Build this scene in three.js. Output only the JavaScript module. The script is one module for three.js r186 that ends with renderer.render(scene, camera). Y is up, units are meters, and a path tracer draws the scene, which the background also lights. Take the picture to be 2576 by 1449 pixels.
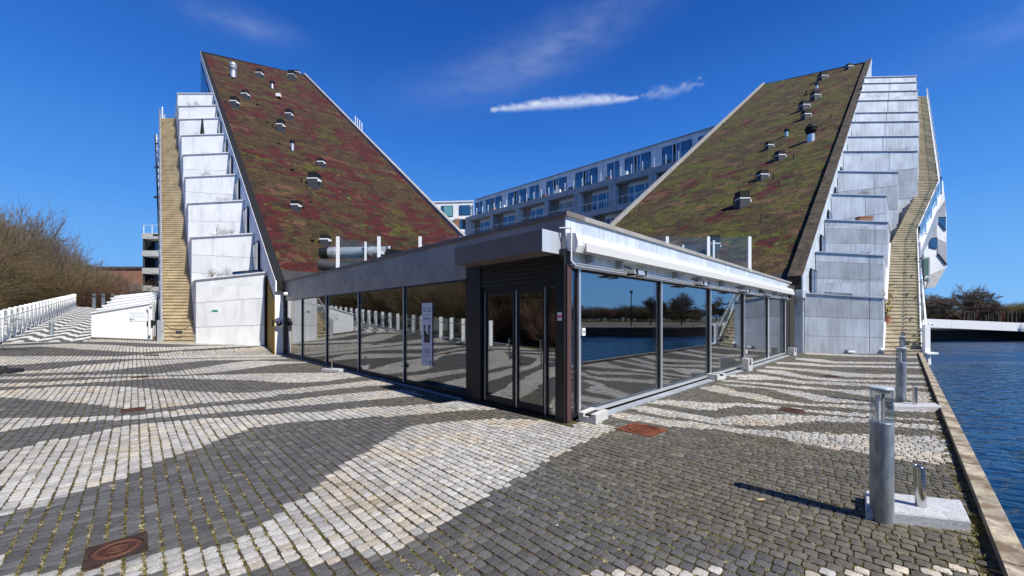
import * as THREE from 'three';
import { mergeGeometries } from 'three/addons/utils/BufferGeometryUtils.js';
import { RoundedBoxGeometry } from 'three/addons/geometries/RoundedBoxGeometry.js';

// ------------------------------------------------------------------ camera, sky, sun, exposure
const scene = new THREE.Scene();
const camera = new THREE.PerspectiveCamera(73.62, 16 / 9, 0.1, 4000);
camera.position.set(0, 1.6, 0);
camera.setViewOffset(2576, 1449, 0, -75.5, 2576, 1449);      // level camera, lens shifted up
const renderer = new THREE.WebGLRenderer();
renderer.setSize(1024, 576);
renderer.toneMapping = THREE.LinearToneMapping;
renderer.toneMappingExposure = 1.18;
renderer.shadowMap.enabled = true;

const sunDir = new THREE.Vector3(0.756 * 0.676, 0.737, 0.655 * 0.676).normalize();
const sun = new THREE.DirectionalLight(new THREE.Color(1.0, 0.965, 0.9), 5);
sun.position.copy(sunDir).multiplyScalar(120);
sun.castShadow = true;
sun.shadow.mapSize.set(4096, 4096);
Object.assign(sun.shadow.camera, { left: -80, right: 80, top: 80, bottom: -80, near: 1, far: 320 });
sun.shadow.radius = 1;
scene.add(sun); scene.add(sun.target);

// ------------------------------------------------------------------ random numbers and noise
function rng(seed) { let s = seed >>> 0; return () => { s = (s + 0x6D2B79F5) | 0; let t = Math.imul(s ^ (s >>> 15), 1 | s); t = (t + Math.imul(t ^ (t >>> 7), 61 | t)) ^ t; return ((t ^ (t >>> 14)) >>> 0) / 4294967296; }; }
function hash(x, y, s) { let n = Math.imul(x | 0, 374761393) + Math.imul(y | 0, 668265263) + Math.imul(s | 0, 144665461); n = Math.imul(n ^ (n >>> 13), 1274126177); return ((n ^ (n >>> 16)) >>> 0) / 4294967296; }
const mod = (a, n) => ((a % n) + n) % n;
const clamp = (x, a, b) => Math.min(b, Math.max(a, x));
const lerp = (a, b, t) => a + (b - a) * t;
const sstep = (a, b, x) => { const t = clamp((x - a) / (b - a), 0, 1); return t * t * (3 - 2 * t); };
function vnoise(x, y, per, s) {                               // value noise, repeats every per cells
  const xi = Math.floor(x), yi = Math.floor(y), fx = x - xi, fy = y - yi, u = fx * fx * (3 - 2 * fx), v = fy * fy * (3 - 2 * fy);
  const h = (i, j) => hash(mod(xi + i, per), mod(yi + j, per), s);
  return lerp(lerp(h(0, 0), h(1, 0), u), lerp(h(0, 1), h(1, 1), u), v);
}
function fbm(x, y, oct, per, s = 1) { let a = 0.5, r = 0, n = 0; for (let o = 0; o < oct; o++) { r += a * vnoise(x, y, per, s + o * 17); n += a; x *= 2; y *= 2; per *= 2; a *= 0.5; } return r / n; }

// ------------------------------------------------------------------ sky (air and clouds only)
{
  const w = 2048, h = 1024, d = new Float32Array(w * h * 4);
  const stops = [[0, .24, .52, .93], [6, .165, .44, .90], [14, .080, .305, .83], [24, .036, .185, .66], [34, .017, .112, .475], [45, .011, .076, .37], [65, .009, .058, .29], [90, .008, .05, .25]];
  for (let j = 0; j < h; j++) {
    const el = ((j + .5) / h - .5) * 180;
    let k = 0; while (k < stops.length - 2 && el > stops[k + 1][0]) k++;
    const f = clamp((el - stops[k][0]) / (stops[k + 1][0] - stops[k][0]), 0, 1);
    const base = [1, 2, 3].map((c) => lerp(stops[k][c], stops[k + 1][c], f));
    for (let i = 0; i < w; i++) {
      const th = ((i + .5) / w - .5) * Math.PI * 2;                       // atan2(z, x)
      let az = th * 180 / Math.PI + 90; if (az > 180) az -= 360;           // 0 = straight ahead, + to the right
      let c = 0;
      if (el > 2) {
        // narrow streak of cloud ahead, a faint veil above it
        const bend = 28.75 + .35 * Math.sin(az * .22) + (az - 10) * .012;
        const dens = Math.max(0, 1 - Math.abs(az - 7.5) / 10.8);
        const thick = .95 * Math.pow(dens, .42) * (.8 + .4 * fbm(az * .3, el * .3, 2, 512, 5));
        const n = fbm(az * 1.5 + 40, el * 2.8, 5, 1024, 3);
        if (thick > 0) c += sstep(1, 0.05, Math.abs(el - bend - (n - .5) * .5) / (thick + 1e-4)) * (.2 + .6 * n);
        const d2 = Math.max(0, 1 - Math.abs(az - 22.5) / 4.2);
        if (d2 > 0) c += sstep(1, .1, Math.abs(el - 28.7 - (n - .5) * 1.4) / (.8 * Math.sqrt(d2) + 1e-4)) * .34 * n;
        const veil = 34.5 + (az - 5) * .26;
        c += .10 * Math.exp(-Math.pow((el - veil) / 2.6, 2)) * Math.exp(-Math.pow((az - 4) / 15, 2)) * (.25 + 1.3 * fbm(az * .35, el * 1.3, 4, 512, 9));
        for (const [a0, e0, wa, we, s] of [[-35, 32, 5, 1.2, .08], [70, 26, 16, 1.6, .14], [120, 33, 22, 2.5, .12], [-110, 30, 20, 2, .12], [165, 24, 18, 2, .12]])
          c += s * Math.exp(-Math.pow((az - a0) / wa, 2) - Math.pow((el - e0 - (az - a0) * .08) / we, 2)) * (.2 + 1.4 * fbm(az * .5, el * 1.6, 4, 512, 21));
      }
      c = clamp(c, 0, .85);
      const o = (j * w + i) * 4, cl = [.86, .9, .97];
      for (let q = 0; q < 3; q++) d[o + q] = el < 0 ? [.2, .24, .3][q] : lerp(base[q] * .87, cl[q], c);
      d[o + 3] = 1;
    }
  }
  const t = new THREE.DataTexture(d, w, h, THREE.RGBAFormat, THREE.FloatType);
  t.mapping = THREE.EquirectangularReflectionMapping; t.magFilter = t.minFilter = THREE.LinearFilter; t.needsUpdate = true;
  scene.background = t; scene.environment = t;
}

// ------------------------------------------------------------------ naming and geometry helpers
const used = {};
function numbered(n) { used[n] = (used[n] ?? -1) + 1; return used[n] ? n + '_' + String(used[n]).padStart(3, '0') : n; }
function shade(m) { m.castShadow = m.receiveShadow = true; return m; }
function thing(name, label, category, [x, y, D] = [0, 0, 0], group) {
  const o = new THREE.Group(); o.name = numbered(name); scene.add(o); o.position.set(x, y, -D);
  o.userData = { label, category }; if (group) o.userData.group = group;
  return o;
}
function topOf(o) { while (o.parent && o.parent !== scene) o = o.parent; return o; }
function part(name, geo, mat, parent) {                       // geo is in scene coordinates
  const g = geo.clone(), p = topOf(parent).position; g.translate(-p.x, -p.y, -p.z);
  const m = shade(new THREE.Mesh(g, mat)); m.name = name; parent.add(m); return m;
}
function lpart(name, geo, mat, parent) { const m = shade(new THREE.Mesh(geo, mat)); m.name = name; parent.add(m); return m; }   // geo is already local
function single(name, label, category, geo, mat, [x, y, D], group) {
  const g = geo.clone(); g.translate(-x, -y, D);
  const m = shade(new THREE.Mesh(g, mat)); m.name = numbered(name); m.position.set(x, y, -D); scene.add(m);
  m.userData = { label, category }; if (group) m.userData.group = group; return m;
}
function struct(name, geo, mat) { const m = shade(new THREE.Mesh(geo, mat)); m.name = numbered(name); m.userData.kind = 'structure'; scene.add(m); return m; }
function copyOf(src, [x, y, D], turn, label, group) {
  const c = src.clone(); c.name = numbered(src.name.replace(/_\d{3}$/, '')); scene.add(c); c.position.set(x, y, -D); c.rotation.y = turn || 0;
  c.userData = { ...src.userData, label }; if (group) c.userData.group = group; return c;
}
const V3 = (p) => new THREE.Vector3(p[0], p[1], -p[2]);        // [x, height, distance ahead]
// flat polygons -> geometry with uv in metres; faces turned away from the middle
function faces(list, center) {
  const pos = [], nor = [], uv = [];
  for (let f of list) {
    let pts = f.map(V3);
    const n = new THREE.Vector3();
    for (let i = 0; i < pts.length; i++) { const a = pts[i], b = pts[(i + 1) % pts.length]; n.x += (a.y - b.y) * (a.z + b.z); n.y += (a.z - b.z) * (a.x + b.x); n.z += (a.x - b.x) * (a.y + b.y); }
    n.normalize();
    if (center) { const c = new THREE.Vector3(); pts.forEach((p) => c.add(p)); c.divideScalar(pts.length).sub(center); if (c.dot(n) < 0) { pts.reverse(); n.negate(); } }
    const t = Math.abs(n.y) > .75 ? new THREE.Vector3(1, 0, 0) : new THREE.Vector3(n.z, 0, -n.x).normalize();
    const b = new THREE.Vector3().crossVectors(n, t);
    const p2 = pts.map((p) => new THREE.Vector2(p.dot(t), p.dot(b)));
    const tri = pts.length === 3 ? [[0, 1, 2]] : pts.length === 4 ? [[0, 1, 2], [0, 2, 3]] : THREE.ShapeUtils.triangulateShape(p2, []);
    for (const tr of tri) for (const i of tr) { pos.push(pts[i].x, pts[i].y, pts[i].z); nor.push(n.x, n.y, n.z); uv.push(p2[i].x, p2[i].y); }
  }
  const g = new THREE.BufferGeometry();
  g.setAttribute('position', new THREE.Float32BufferAttribute(pos, 3)); g.setAttribute('normal', new THREE.Float32BufferAttribute(nor, 3)); g.setAttribute('uv', new THREE.Float32BufferAttribute(uv, 2));
  return g;
}
function solid(a, b) {                                        // convex prism between two matching outlines
  const c = new THREE.Vector3(); [...a, ...b].forEach((p) => c.add(V3(p))); c.divideScalar(a.length * 2);
  const f = [a, b]; for (let i = 0; i < a.length; i++) { const j = (i + 1) % a.length; f.push([a[i], a[j], b[j], b[i]]); }
  return faces(f, c);
}
const add = (p, q, s = 1) => [p[0] + q[0] * s, p[1] + q[1] * s, p[2] + q[2] * s];
const mix3 = (p, q, t) => [lerp(p[0], q[0], t), lerp(p[1], q[1], t), lerp(p[2], q[2], t)];
// box between two points: width along side, height along up
function bar(p, q, w, h, upv) {
  const a = V3(p), b = V3(q), d = b.clone().sub(a), L = d.length(); d.normalize();
  const up = upv ? new THREE.Vector3(upv[0], upv[1], -upv[2]).normalize() : Math.abs(d.y) > .95 ? new THREE.Vector3(0, 0, 1) : new THREE.Vector3(0, 1, 0);
  const s = new THREE.Vector3().crossVectors(d, up).normalize(), u = new THREE.Vector3().crossVectors(s, d);
  const g = new THREE.BoxGeometry(w, h, L).toNonIndexed();
  scaleUv(g, Math.max(w, h), L);
  g.applyMatrix4(new THREE.Matrix4().makeBasis(s, u, d.clone().negate())); g.translate((a.x + b.x) / 2, (a.y + b.y) / 2, (a.z + b.z) / 2);
  return g;
}
function scaleUv(g, a, b) { const u = g.attributes.uv; for (let i = 0; i < u.count; i++) u.setXY(i, u.getX(i) * a, u.getY(i) * b); return g; }
function rod(p, q, r0, r1 = r0, n = 8) {
  const a = V3(p), b = V3(q), d = b.clone().sub(a), L = d.length();
  const g = new THREE.CylinderGeometry(r1, r0, L, n).toNonIndexed(); scaleUv(g, 6.28 * r0, L);
  g.applyQuaternion(new THREE.Quaternion().setFromUnitVectors(new THREE.Vector3(0, 1, 0), d.normalize())); g.translate((a.x + b.x) / 2, (a.y + b.y) / 2, (a.z + b.z) / 2);
  return g;
}
const boxAt = (x, y, D, w, h, d, turn = 0, r = 0) => { const g = (r ? new RoundedBoxGeometry(w, h, d, 2, r) : new THREE.BoxGeometry(w, h, d)).toNonIndexed(); g.rotateY(turn); g.translate(x, y, -D); return g; };
const parts = (name, list, mat, parent) => list.map((g) => part(name, g, mat, parent))[0];
const merge = (l) => mergeGeometries(l.map((g) => { const k = g.index ? g.toNonIndexed() : g; for (const a of Object.keys(k.attributes)) if (!['position', 'normal', 'uv'].includes(a)) k.deleteAttribute(a); return k; }));

// ------------------------------------------------------------------ materials
function tex(n, f, srgb = true) {
  const d = new Uint8Array(n * n * 4);
  for (let j = 0; j < n; j++) for (let i = 0; i < n; i++) {
    let c = f(i / n, j / n); if (typeof c === 'number') c = [c, c, c];
    const o = (j * n + i) * 4; for (let q = 0; q < 3; q++) d[o + q] = clamp(c[q], 0, 1) * 255; d[o + 3] = 255;
  }
  const t = new THREE.DataTexture(d, n, n); t.wrapS = t.wrapT = THREE.RepeatWrapping; t.magFilter = THREE.LinearFilter; t.minFilter = THREE.LinearMipmapLinearFilter;
  if (srgb) t.colorSpace = THREE.SRGBColorSpace; t.needsUpdate = true; return t;
}
const rep = (t, m, m2) => { const c = t.clone(); c.repeat.set(1 / m, 1 / (m2 || m)); c.needsUpdate = true; return c; };
const C = (r, g, b) => new THREE.Color().setRGB(r, g, b);
const std = (c, rough, o = {}) => new THREE.MeshStandardMaterial({ color: C(...c), roughness: rough, ...o });
const phys = (c, rough, o = {}) => new THREE.MeshPhysicalMaterial({ color: C(...c), roughness: rough, ...o });

const T = {
  mottle: tex(512, (x, y) => .94 + .2 * (fbm(x * 6, y * 6, 5, 6, 2) - .5) + .07 * (fbm(x * 60, y * 60, 2, 60, 8) - .5)),
  faint: tex(512, (x, y) => { const s = fbm(x * 7, y * 5, 5, 7, 22), e = sstep(.55, .75, fbm(x * 11, y * 2, 4, 11, 27)); const v = .975 + .09 * (s - .5) - .05 * e; return [v, v, v * .995]; }),
  streak: tex(512, (x, y) => { const s = fbm(x * 40, y * 3, 4, 40, 4), m = fbm(x * 5, y * 4, 4, 5, 12), d = sstep(.6, .78, fbm(x * 28, y * 2, 3, 28, 31)); const v = .93 + .16 * (s - .5) + .22 * (m - .5) - .06 * d; return [v, v * 1.005, v * 1.01]; }),
  spangle: tex(512, (x, y) => {                                // zinc crystals
    let best = 9, id = 0; const N = 26, gx = Math.floor(x * N), gy = Math.floor(y * N);
    for (let a = -1; a < 2; a++) for (let b = -1; b < 2; b++) { const cx = mod(gx + a, N), cy = mod(gy + b, N), px = gx + a + hash(cx, cy, 5), py = gy + b + hash(cx, cy, 6), dd = (px - x * N) ** 2 + (py - y * N) ** 2; if (dd < best) { best = dd; id = hash(cx, cy, 7); } }
    return .80 + .16 * id + .16 * (fbm(x * 8, y * 8, 4, 8, 3) - .5);
  }),
  granite: tex(512, (x, y) => { const f = fbm(x * 90, y * 90, 2, 90, 4), g = fbm(x * 34, y * 34, 3, 34, 6), b = fbm(x * 5, y * 5, 3, 5, 7); let v = .94 + .34 * (f - .5) + .34 * (g - .5) + .14 * (b - .5); return [v, v * .995, v * .985]; }),
  grain: tex(512, (x, y) => .5 + .9 * (fbm(x * 24, y * 24, 5, 24, 14) - .5), false),
  bed: tex(1024, (x, y) => {                                    // soil, sand and moss between the stones
    const m = sstep(.46, .6, fbm(x * 14, y * 14, 4, 14, 3)), f = fbm(x * 120, y * 120, 3, 120, 5), s = sstep(.56, .68, fbm(x * 9 + 3, y * 9, 4, 9, 23));
    let c = [.26, .21, .15].map((q, k) => lerp(q, [.29, .29, .09][k], m)); c = c.map((q, k) => lerp(q, [.42, .37, .29][k], s * .7)); return c.map((q) => q * (.62 + .75 * f));
  }),
  tan: tex(512, (x, y) => { const v = .93 + .3 * (fbm(x * 7, y * 7, 4, 7, 2) - .5) + .16 * (fbm(x * 80, y * 80, 2, 80, 9) - .5); return [v, v * .985, v * .95]; }),
  rust: tex(512, (x, y) => { const m = fbm(x * 8, y * 8, 5, 8, 6), f = fbm(x * 70, y * 70, 2, 70, 3); const v = .55 + .7 * (m - .5) + .5 * (f - .5); return [.62 * v + .32, .5 * v + .28, .45 * v + .26]; }),
  gust: tex(512, (x, y) => { const g = sstep(.42, .66, fbm(x * 4, y * 7, 5, 7, 91)); return [0, .12 + .88 * g, 0]; }, false),
  coping: tex(1024, (x, y) => { const a = fbm(x * 9, y * 9, 5, 9, 6), b = sstep(.54, .72, fbm(x * 7, y * 7, 5, 7, 16)), c = sstep(.58, .66, fbm(x * 13, y * 13, 4, 13, 41)), f = fbm(x * 140, y * 140, 2, 140, 9); const v = .72 + .6 * (a - .5) + .24 * (f - .5); return [lerp(v, .44, b * .7), lerp(v * .93, .35, b * .7), lerp(lerp(v * .82, .25, b * .7),   .42, c * .25)]; }),
  bark: tex(256, (x, y) => .6 + .9 * (fbm(x * 12, y * 3, 4, 12, 5) - .5)),
  wave: tex(1024, (x, y) => {
    let v = 0; for (const [k, l, a, p] of [[3, 7, 1, .1], [-4, 11, .8, 2], [9, 17, .5, 4], [-13, 23, .35, 1], [5, -8, .6, 3], [21, 34, .2, 5]]) v += a * Math.sin(6.2832 * (k * x + l * y) + p + 2.4 * fbm(x * 6, y * 6, 2, 6, k + 40));
    return .5 + v * .1 + .5 * (fbm(x * 26, y * 44, 4, 44, 77) - .5);
  }, false),
};
// sedum: olive, brown and red cushions
function sedumTex(seed, redShare, oliveShare, bare) {
  return tex(1024, (y, x) => {
    const wx = x + .03 * (fbm(x * 9, y * 9, 3, 9, seed + 70) - .5), wy = y + .03 * (fbm(x * 9, y * 9, 3, 9, seed + 80) - .5);
    const big = fbm(wx * 5, wy * 7, 5, 7, seed), mid = fbm(wx * 16, wy * 34, 4, 34, seed + 9), fine = fbm(x * 150, y * 220, 3, 220, seed + 5);
    let r = sstep(redShare, redShare + .07, big * .55 + mid * .45), o = sstep(oliveShare, oliveShare + .1, fbm(wx * 6 + 3, wy * 9, 4, 9, seed + 33) * .5 + fbm(wx * 22, wy * 44, 3, 44, seed + 37) * .5);
    let c = [.315, .25, .13]; c = c.map((q, k) => lerp(q, [.35, .345, .10][k], o)); c = c.map((q, k) => lerp(q, [.34, .10, .095][k], r * .95));
    const b = sstep(bare, bare + .05, fbm(wx * 8, wy * 20, 5, 20, seed + 55)); c = c.map((q, k) => lerp(q, [.47, .34, .25][k], b * .7));
    const dk = sstep(.52, .7, fbm(wx * 30, wy * 62, 3, 62, seed + 61)); c = c.map((q) => q * lerp(1, .6, dk * .7));
    return c.map((q) => q * (.62 + .8 * fine));
  });
}
const M = {
  land: std([.11, .10, .055], 1, { map: rep(T.mottle, 7) }),
  bed: std([.95, .9, .8], 1, { map: rep(T.bed, 1.3) }),
  lightSett: std([.66, .65, .62], .85, { map: T.granite }),
  darkSett: std([.105, .108, .116], .7, { map: T.granite }),
  sett: std([1, 1, 1], .8, { map: T.granite }),
  water: phys([.002, .020, .055], .30, { ior: 1.33, roughnessMap: rep(T.gust, 31), bumpMap: rep(T.wave, 5.3), bumpScale: .045 }),
  coping: std([.85, .85, .85], .9, { map: rep(T.coping, 1.6), bumpMap: rep(T.grain, .5), bumpScale: .004 }),
  rustDark: std([.16, .075, .05], .85, { map: rep(T.rust, .6), bumpMap: rep(T.grain, .25), bumpScale: .002 }),
  rustOrange: std([.36, .135, .055], .9, { map: rep(T.rust, .6), bumpMap: rep(T.grain, .25), bumpScale: .002 }),
  rustRing: std([.34, .20, .13], .8, { map: rep(T.rust, .3) }), frameDark: std([.10, .075, .06], .9, { map: rep(T.rust, .5) }),
  rustWorn: std([.17, .095, .06], .9, { map: rep(T.rust, .6) }),
  granite: std([.56, .57, .585], .75, { map: rep(T.granite, .35) }),
  zincWhite: std([.97, .98, .985], .55, { map: rep(T.faint, 3.1) }),
  zinc: std([.62, .66, .70], .46, { map: rep(T.streak, 3.4), metalness: .35 }),
  zincDark: std([.45, .48, .51], .5, { map: rep(T.streak, 2.6), metalness: .3 }),
  galv: std([.50, .56, .59], .42, { map: rep(T.spangle, .55), metalness: .6 }),
  steel: std([.62, .61, .60], .18, { metalness: 1 }),
  alu: std([.72, .72, .71], .35, { metalness: .7 }),
  aluWhite: std([.82, .82, .80], .45),
  black: std([.012, .012, .013], .5),
  blackShut: std([.016, .016, .017], .55),
  brownFrame: std([.085, .042, .036], .55),
  rubber: std([.02, .02, .02], .8),
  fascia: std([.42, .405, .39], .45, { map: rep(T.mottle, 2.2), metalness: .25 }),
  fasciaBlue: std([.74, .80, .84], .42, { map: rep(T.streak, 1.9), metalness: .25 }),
  shutterBox: std([.22, .185, .17], .5, { map: rep(T.mottle, 1.5) }),
  awning: std([.62, .61, .585], .45),
  roofing: std([.045, .045, .048], .9, { map: rep(T.mottle, 2) }),
  capBrown: std([.15, .135, .115], .9, { map: rep(T.coping, 2) }),
  capGrey: std([.36, .35, .33], .9, { map: rep(T.mottle, 2) }),
  yellow: std([.36, .21, .012], .7),
  tan: std([.64, .545, .375], .85, { map: rep(T.tan, 2.3), bumpMap: rep(T.grain, .4), bumpScale: .003 }),
  tanGrey: std([.54, .475, .36], .88, { map: rep(T.tan, 2.3), bumpMap: rep(T.grain, .4), bumpScale: .003 }),
  concrete: std([.62, .61, .58], .9, { map: rep(T.mottle, .9), bumpMap: rep(T.grain, .3), bumpScale: .002 }),
  jointLight: std([.3, .3, .3], .8), jointGrey: std([.14, .15, .16], .8),
  white: std([.93, .94, .945], .6, { map: rep(T.faint, 4) }),
  whitePaint: std([.86, .87, .88], .45),
  rearGrey: std([.80, .83, .88], .6, { map: rep(T.mottle, 5) }),
  bandGrey: std([.42, .435, .46], .6, { map: rep(T.mottle, 5) }),
  loggia: std([.22, .20, .18], .8),
  darkBox: phys([.018, .019, .021], .7, { specularIntensity: .3 }), greyBox: phys([.065, .07, .078], .6, { specularIntensity: .4, map: rep(T.mottle, 1) }),
  brick: std([.34, .175, .11], .9, { map: rep(T.mottle, 1.2) }),
  brickRoof: std([.075, .06, .055], .9),
  bark: std([.20, .155, .105], .95, { map: rep(T.bark, .5) }),
  barkDark: std([.115, .09, .075], .95, { map: rep(T.bark, .5) }),
  twigTan: std([.165, .122, .062], .95), twigGrey: std([.15, .122, .10], .95), twigDark: std([.08, .065, .052], .95), twigOlive: std([.16, .13, .05], .95), twigRed: std([.16, .085, .06], .95),
  grass: std([.075, .105, .03], 1, { map: rep(T.mottle, 3) }),
  moss: std([.17, .15, .045], 1), dry: std([.42, .35, .2], 1), leafYellow: std([.42, .30, .04], .8), terracotta: std([.42, .18, .09], .85),
  glass: phys([.66, .72, .76], 0, { transmission: 1, thickness: 0, ior: 3.6 }),
  glassClear: phys([.95, .975, .97], 0, { transmission: 1, thickness: 0, ior: 1.5 }),
  glassBlue: phys([.02, .085, .20], .03, { ior: 2.0, metalness: 0 }),
  glassTeal: phys([.16, .36, .36], .05, { ior: 1.8 }),
  glassTintBlue: phys([.90, .95, .98], 0, { transmission: 1, thickness: 0, ior: 1.7 }),
  lampGlass: phys([.90, .92, .92], .02, { transmission: 1, thickness: 0, ior: 1.9 }),
};
// ------------------------------------------------------------------ the plan: u runs to the right away from the glass corner, v runs to the left along the other front
const P = [.82, 5.91], eL = [-.700, .714], eR = [.714, .700];
const xd = (u, v) => [P[0] + u * eR[0] + v * eL[0], P[1] + u * eR[1] + v * eL[1]];
const toUV = (x, D) => [(x - P[0]) * eR[0] + (D - P[1]) * eR[1], (x - P[0]) * eL[0] + (D - P[1]) * eL[1]];
const hb = (v) => v < 5 ? 0 : v < 21.3 ? .0395 * (v - 5) : .644 + .066 * (v - 21.3);
function height(u, v) {                                       // the plaza climbs to the left
  if (u > 0 && v < 16) return 0;
  const a = clamp((-u - .3) / 7.5, 0, 1), b = clamp(.55 - .45 * u / 8, .55, 1);
  return hb(v) * (a + (b - a) * sstep(15.8, 17.4, v));
}
const G = (u, v, y = 0) => { const [x, D] = xd(u, v); return [x, height(u, v) + y, D]; };
const L = (t, out, y) => [P[0] + t * eL[0] - out * eR[0], y, P[1] + t * eL[1] - out * eR[1]];   // on the left glass front
const R = (t, out, y) => [P[0] + t * eR[0] - out * eL[0], y, P[1] + t * eR[1] - out * eL[1]];   // on the right glass front

// ------------------------------------------------------------------ land, water, quay
const q1 = xd(-40, -4.2), q2 = xd(45, -4.2);
const lake = [q1, q2, [37.5, 40], [55, 40.5], [56, 36], [48, 30], [44.5, 25], [44, 15], [46, 2], [46, -18], [30, -42], [-10, -52], [-38, -44]];
{
  const sh = new THREE.Shape([[-1600, -1600], [1600, -1600], [1600, 1600], [-1600, 1600]].map((p) => new THREE.Vector2(...p)));
  sh.holes.push(new THREE.Path(lake.map((p) => new THREE.Vector2(...p))));
  const g = new THREE.ExtrudeGeometry(sh, { depth: 3, bevelEnabled: false }); g.rotateX(-Math.PI / 2); g.translate(0, -3.07, 0);
  struct('ground', g, M.land);
  const wg = new THREE.ShapeGeometry(new THREE.Shape(lake.map(([x, D]) => new THREE.Vector2(x + (x > 20 ? .1 : -.1), D))));
  wg.rotateX(-Math.PI / 2); wg.translate(0, -.7, 0); struct('water', wg, M.water);
  // far bank: dark timber wall under a pale stone edge
  const far = lake.slice(2), walls = [], edges = [], land = [];
  for (let i = 0; i < far.length - 1; i++) {
    const a = far[i], b = far[i + 1];
    walls.push(bar([a[0], -.55, a[1]], [b[0], -.55, b[1]], .3, 1.7)); edges.push(bar([a[0], .38, a[1]], [b[0], .38, b[1]], .9, .16));
  }
  struct('quay_wall', merge(walls), std([.06, .045, .035], .9)); struct('quay_edge', merge(edges), M.capGrey);
  const out = far.map(([x, D]) => { const l = Math.hypot(x - 10, D + 2); return [x + (x - 10) / l * 90, D + (D + 2) / l * 90]; });
  const fb = [];
  for (let i = 0; i < far.length - 1; i++) fb.push([[far[i][0], .3, far[i][1]], [far[i + 1][0], .3, far[i + 1][1]], [out[i + 1][0], .9, out[i + 1][1]], [out[i][0], .9, out[i][1]]]);
  struct('far_bank', faces(fb), M.land);
}
// coping along the near quay, in lengths
{
  const t = thing('quay_coping', 'pale stained concrete coping along the near edge of the water', 'coping', [...xd(0, -4.14).slice(0, 1), 0, xd(0, -4.14)[1]]);
  for (let u = -8; u < 21; u += 2.4) part('coping_stone', bar(G(u, -4.14, .02), G(u + 2.388, -4.14, .02), .12, .09), M.coping, t);
  struct('quay_wall', bar([...xd(-40, -4.11).slice(0, 1), -1.55, xd(-40, -4.11)[1]], [xd(45, -4.11)[0], -1.55, xd(45, -4.11)[1]], .17, 3.02), M.concrete);
}
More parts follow.
